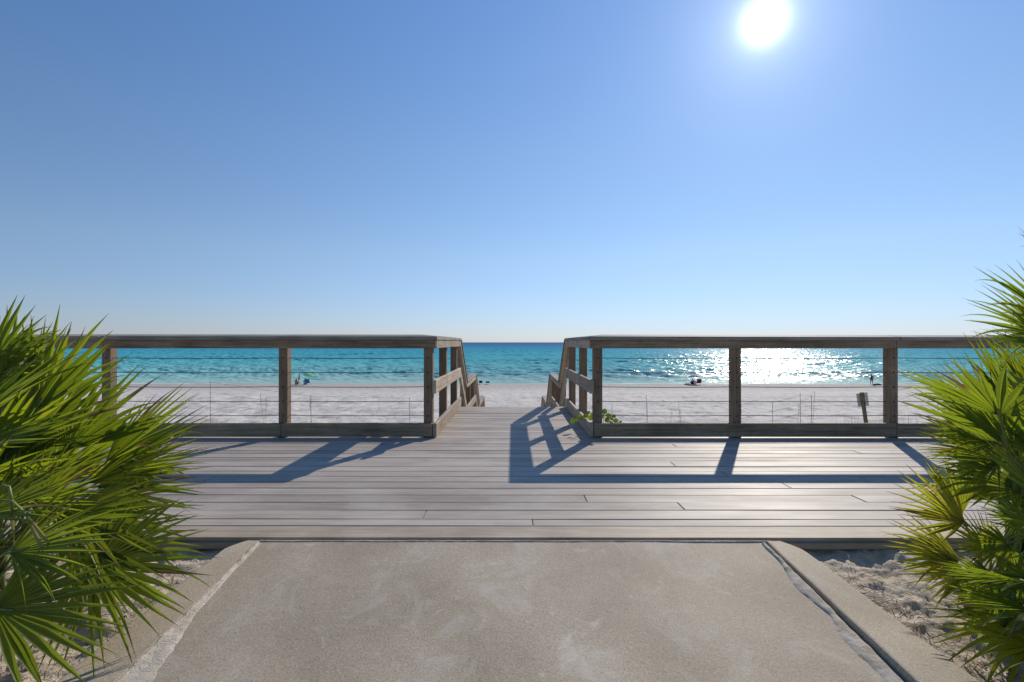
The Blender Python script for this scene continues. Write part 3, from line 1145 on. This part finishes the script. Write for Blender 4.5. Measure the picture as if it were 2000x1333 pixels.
# left, front: low, spreading over the sand
cF = Vector((-1.95, 1.66, -0.13))
pf = empty('saw_palmetto', (cF.x, cF.y, -0.25), 'low saw palmetto with open green fans drooping over the left kerb', 'palmetto', 'saw palmettos beside the path')
trunk(pf, cF, (0.04, 0.02))
for h, tp, nr, kw in (
        ((-12, 1190, 1.52), (262, 1215, 1.62), (0.0, -0.6, 0.8), dict(spread=190, droop=0.07)),
        ((180, 1108, 1.8), (405, 1135, 1.88), (0.05, -0.62, 0.78), dict(spread=215, droop=0.07)),
        ((130, 1060, 1.85), (400, 1070, 1.95), (0.0, -0.45, 0.9), dict(spread=120)),
        ((95, 1030, 1.8), (330, 945, 1.95), (-0.2, -0.5, 0.85), dict(spread=90)),
        ((120, 1000, 1.9), (375, 1030, 2.0), (0.1, -0.4, 0.9), dict(spread=110)),
        ((20, 1080, 1.6), (250, 1010, 1.7), (-0.1, -0.75, 0.65), dict(spread=130)),
        ((-40, 1010, 1.6), (170, 905, 1.75), (-0.2, -0.8, 0.5), dict(spread=100)),
        ((60, 990, 1.85), (200, 880, 1.95), (0.1, -0.85, 0.4), dict(spread=170))):
    fr_px(pf, cF, h, tp, nr, **kw)
fr_px(pf, cF, (22, 975, 1.6), (27, 1080, 1.62), (0.3, -0.9, 0.1), M_leafd, spread=9, n=1)
fr_px(pf, cF, (45, 1000, 1.6), (128, 1112, 1.64), (0.3, -0.8, 0.3), M_leafd, spread=14, n=2)
fill(pf, cF, 10, 60, 300, M_leaf, 12, D=(0.3, 0.55), lim=lambda h, t: t.x < -0.88 * t.y and h.x < -1.55 and t.z < 0.6, el=(5, 55))

# right, rear: tall, its fans cut against the sky
cR = Vector((2.10, 2.05, -0.06))
pr = empty('saw_palmetto', (cR.x, cR.y, -0.25), 'tall dark green saw palmetto at the right, fans reaching above the railing', 'palmetto', 'saw palmettos beside the path')
trunk(pr, cR, (-0.04, 0.03))
for h, tp, nr, kw in (
        ((2050, 660, 1.9), (1868, 598, 1.98), (0.1, -0.8, 0.55), dict(spread=120, droop=0.03)),
        ((2075, 640, 1.95), (1905, 520, 2.02), (0.2, -0.85, 0.45), dict(spread=100, droop=0.03)),
        ((2105, 580, 1.8), (1985, 425, 1.88), (0.35, -0.75, 0.5), dict(spread=130, droop=0.04)),
        ((2050, 690, 1.75), (1895, 640, 1.85), (0.2, -0.4, 0.9), dict(spread=100, droop=0.05)),
        ((1955, 845, 2.1), (1815, 690, 2.2), (0.35, -0.85, 0.3), dict(spread=125, droop=0.05)),
        ((1975, 800, 2.2), (1915, 630, 2.3), (0.2, -0.95, 0.15), dict(spread=110, droop=0.04)),
        ((1945, 865, 2.15), (1795, 795, 2.25), (0.2, -0.75, 0.6), dict(spread=130, droop=0.06)),
        ((1930, 890, 2.2), (1775, 862, 2.3), (0.1, -0.4, 0.9), dict(spread=120, droop=0.07)),
        ((1950, 900, 2.05), (1800, 905, 2.12), (0.1, -0.5, 0.85), dict(spread=120)),
        ((2055, 1000, 1.7), (1895, 835, 1.8), (0.5, -0.7, 0.4), dict(spread=70)),
        ((2060, 1060, 1.65), (1890, 950, 1.75), (0.3, -0.7, 0.6), dict(spread=90)),
        ((2015, 770, 2.05), (1925, 628, 2.15), (0.3, -0.9, 0.2), dict(spread=110)),
        ((2040, 760, 1.95), (1985, 600, 2.05), (0.3, -0.9, 0.2), dict(spread=120)),
        ((2085, 720, 1.9), (1955, 560, 2.0), (0.3, -0.85, 0.3), dict(spread=110)),
        ((1960, 945, 2.05), (1805, 925, 2.12), (0.15, -0.6, 0.8), dict(spread=130)),
        ((1945, 840, 2.25), (1785, 735, 2.35), (0.3, -0.7, 0.6), dict(spread=70)),
        ((2020, 820, 1.9), (1960, 660, 2.0), (0.3, -0.9, 0.2), dict(spread=150)),
        ((2040, 900, 1.95), (1930, 780, 2.0), (0.3, -0.85, 0.4), dict(spread=150)),
        ((1990, 960, 2.0), (1880, 880, 2.05), (0.3, -0.8, 0.4), dict(spread=170))):
    fr_px(pr, cR, h, tp, nr, **kw)
fill(pr, cR, 18, -80, 230, M_leaf, 21, lim=seen_right, D=(0.4, 0.9))
# right, front: small, yellow-green, low over the sand
cY = Vector((1.92, 1.98, -0.12))
py_ = empty('saw_palmetto', (cY.x, cY.y, -0.25), 'small yellow-green saw palmetto low over the right sand bed', 'palmetto', 'saw palmettos beside the path')
trunk(py_, cY, (-0.03, 0.02))
for h, tp, nr, mt, kw in (
        ((1880, 1020, 2.02), (1745, 945, 2.1), (0.2, -0.85, 0.45), M_leafy, dict(spread=130, Lm=1.14)),
        ((1875, 1005, 2.1), (1830, 895, 2.15), (0.1, -0.95, 0.2), M_leafy, dict(spread=100, Lm=1.14)),
        ((1870, 1090, 2.0), (1728, 1055, 2.08), (0.15, -0.6, 0.75), M_leafy, dict(spread=130, Lm=1.14)),
        ((1885, 1120, 1.95), (1765, 1110, 2.0), (0.1, -0.6, 0.75), M_leafy, dict(spread=140, Lm=1.14)),
        ((1935, 1080, 1.95), (1850, 1010, 2.0), (0.3, -0.85, 0.4), M_leafy, dict(spread=170, Lm=1.14)),
        ((1940, 1130, 1.85), (1840, 1160, 1.9), (0.1, -0.8, 0.6), M_leaf, dict(spread=170)),
        ((1965, 1060, 1.85), (1880, 1090, 1.9), (0.2, -0.85, 0.5), M_leaf, dict(spread=190)),
        ((1950, 1165, 1.8), (1862, 1240, 1.83), (0.2, -0.8, 0.5), M_leaf, dict(spread=120)),
        ((2010, 1130, 1.75), (1920, 1190, 1.78), (0.2, -0.85, 0.5), M_leaf, dict(spread=170)),
        ((1975, 1180, 1.72), (1945, 1290, 1.74), (0.2, -0.9, 0.3), M_leaf, dict(spread=90)),
        ((1990, 1010, 1.85), (1905, 985, 1.9), (0.3, -0.85, 0.4), M_leaf, dict(spread=180))):
    fr_px(py_, cY, h, tp, nr, mt, **kw)
fill(py_, cY, 12, 40, 300, M_leaf, 22, D=(0.25, 0.6), lim=lambda h, t: t.x > 0.98 * t.y and h.x > 1.68, el=(10, 70))

# dry litter on the beds
M_lit = plain('dry_litter', (0.2, 0.115, 0.06), 0.85, 0.1, 0.6)
bm = bmesh.new()
rnd = random.Random(5)
for sgn in (-1, 1):
    for k in range(330):
        x = sgn * (1.44 + abs(rnd.gauss(0, 0.35)))
        y = rnd.uniform(1.1, 2.42)
        if rnd.random() < 0.55:
            cl = rnd.choice(((1.55, 2.0), (1.62, 1.75), (1.72, 1.6), (1.5, 2.2)))
            x = sgn * (cl[0] + rnd.gauss(0, 0.06))
            y = cl[1] + rnd.gauss(0, 0.08)
        if abs(x) < 1.47:
            continue
        z = -0.062 - 0.115 * (YD - y) + rnd.uniform(0.0, 0.03)
        a = rnd.uniform(0, 6.283)
        l = rnd.uniform(0.012, 0.085)
        d = Vector((math.cos(a), math.sin(a), rnd.uniform(-0.2, 0.3)))
        p = Vector((x, y, z))
        bm_tube(bm, [p, p + d * l * 0.5 + Vector((0, 0, 0.004)), p + d * l], [0.0009, rnd.uniform(0.001, 0.0024), 0.0006], 4, 0.5)
props(from_bm('leaf_litter', bm, M_lit, None), 'dry brown leaf litter and twigs scattered on the sand beds', kind='stuff')


def dead_leaf(px_, py2, d, l, az, mat, label):
    p = U(px_, py2, d)
    vs, fs = [], []
    ax = Vector((math.cos(az), math.sin(az), 0.25))
    sdv = Vector((-math.sin(az), math.cos(az), 0.3)).normalized()
    for j in range(7):
        u = j / 6
        w = l * 0.26 * math.sin(math.pi * (0.06 + 0.9 * u)) ** 0.8
        c = p + ax * l * (u - 0.5) + Vector((0, 0, 0.25 * l * (u - 0.5) ** 2))
        vs += [c - sdv * w + Vector((0, 0, w * 0.5)), c, c + sdv * w + Vector((0, 0, w * 0.5))]
    for j in range(6):
        a = j * 3
        fs += [(a, a + 1, a + 4, a + 3), (a + 1, a + 2, a + 5, a + 4)]
    me = bpy.data.meshes.new('dead_leaf')
    me.from_pydata(vs, [], fs)
    return props(link('dead_leaf', me, mat), label, 'leaf')


M_orange = plain('orange_leaf', (0.36, 0.15, 0.07), 0.7, 0.2, 0.3)
dead_leaf(232, 1213, 1.89, 0.045, 0.9, M_orange, 'curled orange-brown dead leaf on the sand by the left kerb')
dead_leaf(103, 1235, 1.83, 0.05, 0.2, M_lit, 'dark brown dead leaf on the sand under the low palmetto')

# ------------------------------------------------------------------ vine at the corner post
vn = empty('beach_vine', (0.95, 5.42, -0.9), 'green leafy vine climbing past the right corner post of the railing', 'vine')
stems = [[(0.98, 5.45, -1.0), (0.98, 5.42, -0.4), (0.99, 5.36, 0.05), (0.98, 5.33, 0.2), (1.0, 5.3, 0.28)],
         [(0.98, 5.42, -0.4), (0.95, 5.38, 0.1), (0.86, 5.36, 0.2), (0.76, 5.3, 0.2), (0.68, 5.28, 0.16)],
         [(0.99, 5.36, 0.05), (1.03, 5.34, 0.22), (1.08, 5.32, 0.19), (1.15, 5.3, 0.14)]]
for sp in stems:
    tube('stem', M_pet, vn, sp, [0.005, 0.004, 0.0035, 0.003, 0.002][:len(sp)], 5)
rnd = random.Random(8)
leaf_px = [(1125, 820), (1131, 814), (1137, 818), (1119, 822), (1145, 813), (1153, 817), (1158, 809), (1149, 806), (1181, 803), (1176, 811), (1188, 811), (1194, 817), (1193, 824), (1202, 820), (1205, 826), (1212, 824), (1185, 819), (1198, 812)]
for (px_, py2) in leaf_px:
    c = U(px_, py2 + 2, 5.22 + rnd.uniform(-0.06, 0.1))
    if c.x < 0.83:
        c.y = 5.3 + rnd.uniform(0, 0.2)
        c = U(px_, py2, c.y)
    r = rnd.uniform(0.022, 0.036)
    nrm_ = Vector((rnd.uniform(-0.8, 0.3), rnd.uniform(-1, -0.2), rnd.uniform(0.1, 0.9))).normalized()
    a1 = nrm_.cross(Vector((rnd.uniform(-1, 1), rnd.uniform(-1, 1), rnd.uniform(-1, 1)))).normalized()
    a2 = nrm_.cross(a1)
    vs, fs = [c], []
    K = 12
    for k in range(K):
        th = 2 * math.pi * k / K
        rr = r * (1 - 0.22 * math.cos(th) * (1 if math.cos(th) > 0 else 0.0)) * (0.72 if k == 0 else 1)
        v = c + a1 * math.cos(th) * rr * 1.1 + a2 * math.sin(th) * rr * 0.9 + nrm_ * (abs(math.sin(th)) * r * 0.35)
        vs.append(v)
    for k in range(K):
        fs.append((0, 1 + k, 1 + (k + 1) % K))
    me = bpy.data.meshes.new('leaf')
    me.from_pydata(vs, [], fs)
    at = me.attributes.new('rnd', 'FLOAT', 'POINT')
    q = rnd.random()
    for i in range(len(vs)):
        at.data[i].value = q
    me.uv_layers.new(name='UVMap')
    link('leaf', me, M_vine, vn, True)

# ------------------------------------------------------------------ dune grass, sea oats, string fence, sign
bm = bmesh.new()
rnd = random.Random(17)


def blade(p, h, lean, w=0.004):
    a = rnd.uniform(0, 6.283)
    d = Vector((math.cos(a), math.sin(a), 0)) * lean * h
    s = Vector((-math.sin(a), math.cos(a), 0)) * w
    q1, q2 = p + d * 0.3 + Vector((0, 0, h * 0.6)), p + d + Vector((0, 0, h))
    a0, a1, b0, b1, c0 = (bm.verts.new(v) for v in (p - s, p + s, q1 - s * 0.7, q1 + s * 0.7, q2))
    bm.faces.new((a0, a1, b1, b0))
    bm.faces.new((b0, b1, c0))


tufts = [(1605, 830, 9, 40), (1590, 832, 8, 30), (1660, 826, 10, 60), (1672, 822, 11, 50), (1690, 826, 10, 50), (1705, 826, 9, 40), (1740, 826, 9, 40), (1765, 824, 8.6, 60), (1785, 822, 8.4, 60), (1800, 820, 8.3, 50),
         (1330, 822, 10, 26), (1325, 806, 11, 18), (1352, 820, 10, 12), (1500, 830, 9, 16), (1240, 830, 9, 8), (520, 824, 10, 10), (700, 828, 10, 8), (440, 815, 10, 20), (1560, 830, 9, 18), (1635, 830, 9, 30)]
for px_, py2, d, cnt in tufts:
    top = U(px_, py2 - 8, d)
    gz = beach_h(top.x, d) - 0.03
    hh = max(0.25, top.z - gz)
    for k in range(cnt):
        p = Vector((top.x + rnd.gauss(0, 0.10), d + rnd.gauss(0, 0.15), gz))
        blade(p, hh * rnd.uniform(0.75, 1.12), rnd.uniform(0.03, 0.3), 0.0035)
for px_, py2, d in ((508, 770, 9), (520, 776, 9), (1262, 772, 9), (1325, 790, 9.5), (1310, 800, 10), (1445, 790, 9.5), (1590, 765, 9.2), (1735, 800, 8.2), (1560, 790, 9.3), (605, 780, 9)):
    top = U(px_, py2, d)
    gz = beach_h(top.x, d) - 0.03
    p = Vector((top.x + rnd.uniform(-0.2, 0.2), d, gz))
    bm_tube(bm, [p, (p + top) / 2 + Vector((0.01, 0, 0)), top], [0.0035, 0.003, 0.002], 4)
    for k in range(7):
        q = top - Vector((0, 0, 0.03 * k))
        bm_tube(bm, [q, q + Vector((rnd.uniform(-0.04, 0.05), 0, -0.02))], [0.004, 0.002], 4)
props(from_bm('beach_grass', bm, M_grass, None), 'sparse dry beach grass and seed stalks on the sand behind the railing', kind='stuff')

M_stake = plain('fence_stake', (0.19, 0.165, 0.145), 0.8, 0.1, 0.3)


def string_fence(pts, label, zs):
    first = pts[0]
    t = empty('string_fence', (U(*first).x, first[2], beach_h(U(*first).x, first[2])), label, 'fence', 'string fences on the sand')
    tops = []
    for px_, py2, d in pts:
        top = U(px_, py2, d)
        gz = beach_h(top.x, d)
        tube('stake', M_stake, t, [(top.x, d, gz - 0.15), (top.x + 0.005, d, (gz + top.z) / 2), (top.x, d, top.z)], 0.004, 6)
        tops.append(top)
    for dz in zs:
        for a, b in zip(tops, tops[1:]):
            pp = []
            for k in range(9):
                u = k / 8
                p = a.lerp(b, u)
                pp.append((p.x, p.y, p.z - dz - 0.006 * 4 * u * (1 - u)))
            tube('string', M_stake, t, pp, 0.0018, 4)


string_fence([(410, 745, 9.6), (607, 772, 9.4), (800, 776, 9.3)], 'thin stake and string fence on the sand behind the left railing', (0.02, 0.22, 0.42))
string_fence([(1195, 790, 9.4), (1263, 786, 9.4), (1508, 784, 9.3), (1562, 768, 9.3), (1584, 772, 9.2), (1830, 770, 9.0)], 'thin stake and string fence on the sand behind the right railing', (0.03, 0.2, 0.38))

# the sign seen from behind, leaning
D = 12.6
foot = U(1696, 870, D)
tp = U(1682, 766.5, D)
gz = beach_h(foot.x, D)
sg = empty('sign_post', (foot.x, D, gz), 'small leaning wooden sign seen from behind on the sand beyond the railing', 'sign')
dirp = (tp - foot).normalized()
low = foot - dirp * ((foot.z - gz + 0.3) / dirp.z)
M_sign = plain('sign_back', (0.5, 0.47, 0.42), 0.6, 0.3, 0.12)
M_spost = wood('sign_post_wood', 2, (0.16, 0.14, 0.08), (0.09, 0.075, 0.04), (0.24, 0.21, 0.13))
beam('post', M_spost, sg, low, tp, 0.07, 0.07, up=(0, 1, 0))
pc = U(1683.5, 780.5, D + 0.056)
beam('panel', M_sign, sg, pc - dirp * 0.172, pc + dirp * 0.172, 0.285, 0.02, up=(0, 1, 0), bev=0.004)
for dz in (-0.1, 0.1):
    q = pc + dirp * dz
    tube('bolt', M_cable, sg, [(q.x - 0.02, D - 0.04, q.z), (q.x - 0.02, D - 0.06, q.z)], 0.012, 8)

# ------------------------------------------------------------------ people and beach things by the water


def ground_at(px_, d):
    x = (px_ - 1002) / 960 * d
    return Vector((x, d, beach_h(x, d)))


def fabric(name, col, tr=0.0):
    if not tr:
        return plain(name, col, 0.85, 0.1, 0.08, sc=12)
    t = NT(name)
    d = t.principled(col, 0.8, 0.1)
    b = t.n('ShaderNodeBsdfTranslucent')
    b.inputs['Color'].default_value = (*col, 1)
    m = t.n('ShaderNodeMixShader')
    m.inputs[0].default_value = tr
    t.l(d.outputs[0], m.inputs[1])
    t.l(b.outputs[0], m.inputs[2])
    return t.done(m)


M_skin = plain('skin', (0.36, 0.2, 0.14), 0.6, 0.3, 0.1)
M_hair = plain('hair', (0.05, 0.03, 0.02), 0.6, 0.3, 0.3)
M_pole = plain('umbrella_pole', (0.6, 0.6, 0.6), 0.4, 0.5, 0.1)


def skinned(name, verts, edges, radii, mat, parent, levels=1, root=0):
    me = bpy.data.meshes.new(name)
    me.from_pydata([Vector(v) for v in verts], edges, [])
    o = bpy.data.objects.new(name, me)
    COL.objects.link(o)
    o.modifiers.new('skin', 'SKIN')
    if not me.skin_vertices:
        me.skin_vertices.new()
    for i, r in enumerate(radii):
        sv = me.skin_vertices[0].data[i]
        sv.radius = (r, r) if isinstance(r, float) else r
        sv.use_root = (i == root)
    ss = o.modifiers.new('sub', 'SUBSURF')
    ss.levels = ss.render_levels = levels
    dg = bpy.context.evaluated_depsgraph_get()
    m2 = bpy.data.meshes.new_from_object(o.evaluated_get(dg))
    bpy.data.objects.remove(o)
    m2.name = name
    m2.materials.clear()
    return link(name, m2, mat, parent, True)


def person(base, face, joints, label, top_mat, low_mat, group='people by the water'):
    """joints in local metres: a dict; face = heading in degrees"""
    t = empty('person', base, label, 'person', group)
    rot = Matrix.Rotation(R(face), 3, 'Z')
    J = {k: base + rot @ Vector(v) for k, v in joints.items()}
    names = ['pelvis', 'waist', 'chest', 'neck', 'head', 'crown', 'sl', 'el', 'hl', 'sr', 'er', 'hr', 'tl', 'kl', 'al', 'fl', 'tr', 'kr', 'ar', 'fr']
    ix = {n: i for i, n in enumerate(names)}
    ed = [('pelvis', 'waist'), ('waist', 'chest'), ('chest', 'neck'), ('neck', 'head'), ('head', 'crown'), ('chest', 'sl'), ('sl', 'el'), ('el', 'hl'), ('chest', 'sr'), ('sr', 'er'), ('er', 'hr'),
          ('pelvis', 'tl'), ('tl', 'kl'), ('kl', 'al'), ('al', 'fl'), ('pelvis', 'tr'), ('tr', 'kr'), ('kr', 'ar'), ('ar', 'fr')]
    rad = dict(pelvis=(0.15, 0.11), waist=(0.13, 0.1), chest=(0.16, 0.11), neck=(0.055, 0.055), head=(0.095, 0.1), crown=(0.075, 0.08), sl=(0.06, 0.06), el=(0.042, 0.042), hl=(0.035, 0.03), sr=(0.06, 0.06), er=(0.042, 0.042), hr=(0.035, 0.03),
               tl=(0.09, 0.09), kl=(0.058, 0.058), al=(0.038, 0.038), fl=(0.035, 0.03), tr=(0.09, 0.09), kr=(0.058, 0.058), ar=(0.038, 0.038), fr=(0.035, 0.03))
    skinned('body', [J[n] for n in names], [(ix[a], ix[b]) for a, b in ed], [rad[n] for n in names], M_skin, t)
    # clothes a little larger than the body they cover
    tn = ['waist', 'chest', 'sl', 'sr', 'pelvis']
    k = {n: i for i, n in enumerate(tn)}
    skinned('shirt', [J[n] for n in tn], [(k['pelvis'], k['waist']), (k['waist'], k['chest']), (k['chest'], k['sl']), (k['chest'], k['sr'])], [(0.15, 0.12), (0.18, 0.13), (0.085, 0.085), (0.085, 0.085), (0.16, 0.125)], top_mat, t)
    tn = ['pelvis', 'tl', 'tr', 'ml', 'mr']
    J['ml'] = J['tl'].lerp(J['kl'], 0.75)
    J['mr'] = J['tr'].lerp(J['kr'], 0.75)
    k = {n: i for i, n in enumerate(tn)}
    skinned('shorts', [J[n] for n in tn], [(k['pelvis'], k['tl']), (k['tl'], k['ml']), (k['pelvis'], k['tr']), (k['tr'], k['mr'])], [(0.175, 0.135), (0.11, 0.11), (0.11, 0.11), (0.095, 0.095), (0.095, 0.095)], low_mat, t)
    hd, cr = J['head'], J['crown']
    bm = bmesh.new()
    bmesh.ops.create_uvsphere(bm, u_segments=12, v_segments=8, radius=0.118)
    bmesh.ops.delete(bm, geom=[v for v in bm.verts if v.co.z < -0.045 or (v.co.y < -0.055 and v.co.z < 0.045)], context='VERTS')
    for v in bm.verts:
        v.co = rot @ v.co + cr - Vector((0, 0, 0.035))
    from_bm('hair', bm, M_hair, t, True)
    return t


STAND = dict(pelvis=(0, 0, 0.92), waist=(0, 0, 1.08), chest=(0, 0, 1.34), neck=(0, 0, 1.5), head=(0, -0.02, 1.6), crown=(0, -0.01, 1.68),
             sl=(0.2, 0, 1.42), el=(0.3, -0.02, 1.17), hl=(0.2, -0.16, 1.0), sr=(-0.2, 0, 1.42), er=(-0.28, 0.02, 1.16), hr=(-0.22, -0.14, 0.98),
             tl=(0.1, 0, 0.86), kl=(0.12, -0.02, 0.49), al=(0.13, 0.03, 0.08), fl=(0.14, -0.15, 0.035), tr=(-0.1, 0, 0.86), kr=(-0.13, -0.05, 0.49), ar=(-0.17, 0.02, 0.08), fr=(-0.18, -0.16, 0.035))
SIT = dict(pelvis=(0, 0, 0.16), waist=(0, 0.05, 0.3), chest=(0, 0.1, 0.56), neck=(0, 0.1, 0.72), head=(0, 0.06, 0.82), crown=(0, 0.07, 0.9),
           sl=(0.2, 0.09, 0.64), el=(0.28, 0.02, 0.4), hl=(0.2, -0.22, 0.42), sr=(-0.2, 0.09, 0.64), er=(-0.28, 0.02, 0.4), hr=(-0.2, -0.22, 0.42),
           tl=(0.1, -0.06, 0.16), kl=(0.15, -0.42, 0.42), al=(0.15, -0.66, 0.09), fl=(0.15, -0.84, 0.04), tr=(-0.1, -0.06, 0.16), kr=(-0.15, -0.42, 0.42), ar=(-0.15, -0.66, 0.09), fr=(-0.15, -0.84, 0.04))


def umbrella(base, h, r, cloth, label, closed=False, tilt=(0, 0), under=None):
    t = empty('beach_umbrella', base, label, 'umbrella', 'umbrellas by the water')
    top = base + Vector((tilt[0], tilt[1], h))
    ax = (top - base).normalized()
    tube('pole', M_pole, t, [base - ax * 0.25, base + ax * (h + 0.03)], 0.018, 8)
    q = Vector((0, 0, 1)).rotation_difference(ax).to_matrix()
    bm = bmesh.new()
    if closed:
        prof = [(0.02, 0.02), (0.06, -0.25), (0.1, -0.7), (0.11, -1.0), (0.05, -1.12)]
        n = 16
        rings = []
        for rr, zz in prof:
            rings.append([bm.verts.new(top + q @ Vector((math.cos(2 * math.pi * k / n) * rr * (1 if k % 2 else 0.7), math.sin(2 * math.pi * k / n) * rr * (1 if k % 2 else 0.7), zz))) for k in range(n)])
        for a, b in zip(rings, rings[1:]):
            for k in range(n):
                bm.faces.new((a[k], a[(k + 1) % n], b[(k + 1) % n], b[k]))
        from_bm('canopy', bm, cloth, t)
        return t
    n = 8
    prof = [(0.0, 0.0), (0.35, -0.05), (0.7, -0.19), (1.0, -0.4)]
    rings = []
    for u, zz in prof:
        ring = []
        for k in range(n * 2):
            f = 1 if k % 2 == 0 else 0.945
            th = math.pi * k / n
            ring.append(bm.verts.new(top + q @ Vector((math.cos(th) * u * r * f, math.sin(th) * u * r * f, zz * r - (0 if k % 2 == 0 else -0.02 * u)))))
        rings.append(ring)
    for a, b in zip(rings, rings[1:]):
        for k in range(2 * n):
            try:
                bm.faces.new((a[k], a[(k + 1) % (2 * n)], b[(k + 1) % (2 * n)], b[k]))
            except ValueError:
                pass
    bmesh.ops.remove_doubles(bm, verts=bm.verts[:], dist=0.0005)
    # the valance
    c = from_bm('canopy', bm, cloth, t)
    bm = bmesh.new()
    prev = None
    f0 = None
    for k in range(2 * n + 1):
        f = 1 if k % 2 == 0 else 0.945
        th = math.pi * k / n
        a = top + q @ Vector((math.cos(th) * r * f, math.sin(th) * r * f, -0.4 * r))
        b = a - Vector((0, 0, 0.09))
        cur = (bm.verts.new(a), bm.verts.new(b))
        if prev:
            bm.faces.new((prev[0], cur[0], cur[1], prev[1]))
        prev = cur
    from_bm('valance', bm, under or cloth, t)
    for k in range(n):
        th = 2 * math.pi * k / n
        tube('rib', M_pole, t, [top - ax * 0.35 * r, top + q @ Vector((math.cos(th) * r * 0.68, math.sin(th) * r * 0.68, -0.2 * r))], 0.006, 4)
    return t


def chair(base, face, cloth, label, group='beach chairs by the water', rec=35, sc=1.0):
    t = empty('beach_chair', base, label, 'chair', group)
    rot = Matrix.Rotation(R(face), 3, 'Z')

    def P(x, y, z):
        return base + rot @ Vector((x, y, z)) * sc
    by, bz = 0.25 + 0.6 * math.sin(R(rec)), 0.2 + 0.6 * math.cos(R(rec))
    for sx_ in (-0.27, 0.27):
        tube('side_frame', M_pole, t, [P(sx_, -0.3, 0.0), P(sx_, -0.28, 0.27), P(sx_, 0.25, 0.2), P(sx_, by, bz)], 0.013, 6)
        tube('leg', M_pole, t, [P(sx_, 0.3, 0.0), P(sx_, 0.0, 0.24)], 0.012, 6)
        tube('armrest', M_pole, t, [P(sx_, -0.25, 0.42), P(sx_, 0.42, 0.42)], 0.02, 6)
    for nm_, a, b, c, d in (('seat', (-.26, -.28, .26), (.26, -.28, .26), (.26, .25, .2), (-.26, .25, .2)), ('backrest', (-.26, .25, .2), (.26, .25, .2), (.26, by, bz), (-.26, by, bz))):
        bm = bmesh.new()
        lo = [P(*q) for q in (a, b, c, d)]
        nrm2 = (lo[1] - lo[0]).cross(lo[3] - lo[0]).normalized() * 0.012
        va = [bm.verts.new(p) for p in lo]
        vb = [bm.verts.new(p + nrm2) for p in lo]
        bm.faces.new(va)
        bm.faces.new(vb[::-1])
        for i in range(4):
            bm.faces.new((va[i], va[(i + 1) % 4], vb[(i + 1) % 4], vb[i]))
        bmesh.ops.recalc_face_normals(bm, faces=bm.faces[:])
        from_bm(nm_, bm, cloth, t)
    return t


def bag(base, w, d, h, mat, label, cat='bag', name='beach_bag'):
    t = empty(name, base, label, cat)
    bm = bmesh.new()
    bmesh.ops.create_cube(bm, size=1.0)
    bmesh.ops.subdivide_edges(bm, edges=bm.edges[:], cuts=3, use_grid_fill=True)
    for v in bm.verts:
        z = v.co.z + 0.5
        k = 1 + 0.18 * math.sin(math.pi * z) - 0.15 * z
        v.co = base + Vector((v.co.x * w * k, v.co.y * d * k, z * h * (1 + 0.15 * noise.noise(v.co * 4))))
    from_bm('body', bm, mat, t, True)
    for s_ in (-1, 1):
        tube('handle', mat, t, [base + Vector((-w * 0.25, s_ * d * 0.3, h * 0.95)), base + Vector((-w * 0.15, s_ * d * 0.32, h * 1.35)), base + Vector((w * 0.15, s_ * d * 0.32, h * 1.35)), base + Vector((w * 0.25, s_ * d * 0.3, h * 0.95))], 0.015, 5)
    return t


F_green = fabric('green_cloth', (0.02, 0.42, 0.16), 0.35)
F_lime = fabric('lime_cloth', (0.34, 0.75, 0.42), 0.45)
F_blue = fabric('blue_cloth', (0.04, 0.2, 0.5))
F_black = fabric('black_cloth', (0.015, 0.017, 0.025))
F_navy = fabric('navy_cloth', (0.03, 0.035, 0.09))
F_red = fabric('dark_red_cloth', (0.25, 0.03, 0.03))
F_white = fabric('white_cloth', (0.75, 0.74, 0.72))
F_pink = fabric('pink_cloth', (0.55, 0.3, 0.3))
F_maroon = fabric('maroon_cloth', (0.13, 0.03, 0.05))
F_grey = fabric('grey_cloth', (0.16, 0.17, 0.2))
F_lilac = fabric('lilac_cloth', (0.42, 0.3, 0.62))

DL = 75.5
umbrella(ground_at(583, DL), 1.75, 0.9, F_green, 'closed dark green umbrella on its pole beside the left post', closed=True, tilt=(0.1, 0))
umbrella(ground_at(602, DL), 1.75, 0.86, F_lime, 'open pale green umbrella at the water on the left', tilt=(0.16, -0.05))
chair(ground_at(602, DL), 185, F_blue, 'blue beach chair under the open pale green umbrella', sc=1.25)
person(ground_at(579, DL - 0.4), 175, SIT, 'person in a pink top sitting low on the sand under the closed green umbrella', F_pink, F_black)
person(ground_at(596, DL - 0.2), 180, SIT, 'person in pale top sitting on the sand beside the blue beach chair', F_white, F_navy)
chair(ground_at(939.5, DL + 1.2), 178, F_black, 'black low beach chair, nearer the left handrail of the stairs', rec=50)
chair(ground_at(952.5, DL + 1.2), 183, F_navy, 'dark low beach chair standing alone, right of the black one at the stair gap', rec=60)
umbrella(ground_at(1356, DL), 1.6, 0.84, F_white, 'white umbrella with a dark edge in front of the sun glitter', under=F_black, tilt=(-0.05, 0))
person(ground_at(1352, DL - 0.2), 182, SIT, 'person in black sitting under the white umbrella in the glitter', F_black, F_navy)
chair(ground_at(1363, DL - 0.1), 178, F_red, 'dark red beach chair under the white umbrella', rec=25, sc=1.25)
bag(ground_at(1357, DL - 0.3), 0.35, 0.3, 0.6, F_white, 'white beach bag between the sitting person in black and the red chair')
bag(ground_at(1342, DL - 0.3), 0.8, 0.4, 0.2, F_pink, 'low pink bundle on the sand left of the white umbrella')
person(ground_at(1701, 74.6), 165, STAND, 'person in maroon shirt and grey shorts standing at the water near the right post', F_maroon, F_grey)
bag(ground_at(1712, 74.2), 0.9, 0.4, 0.2, F_black, 'long dark bag lying on the sand beside the standing person')
chair(ground_at(1724, 75), 180, F_lilac, 'lilac beach chair partly behind the right railing post', rec=20, sc=1.1)
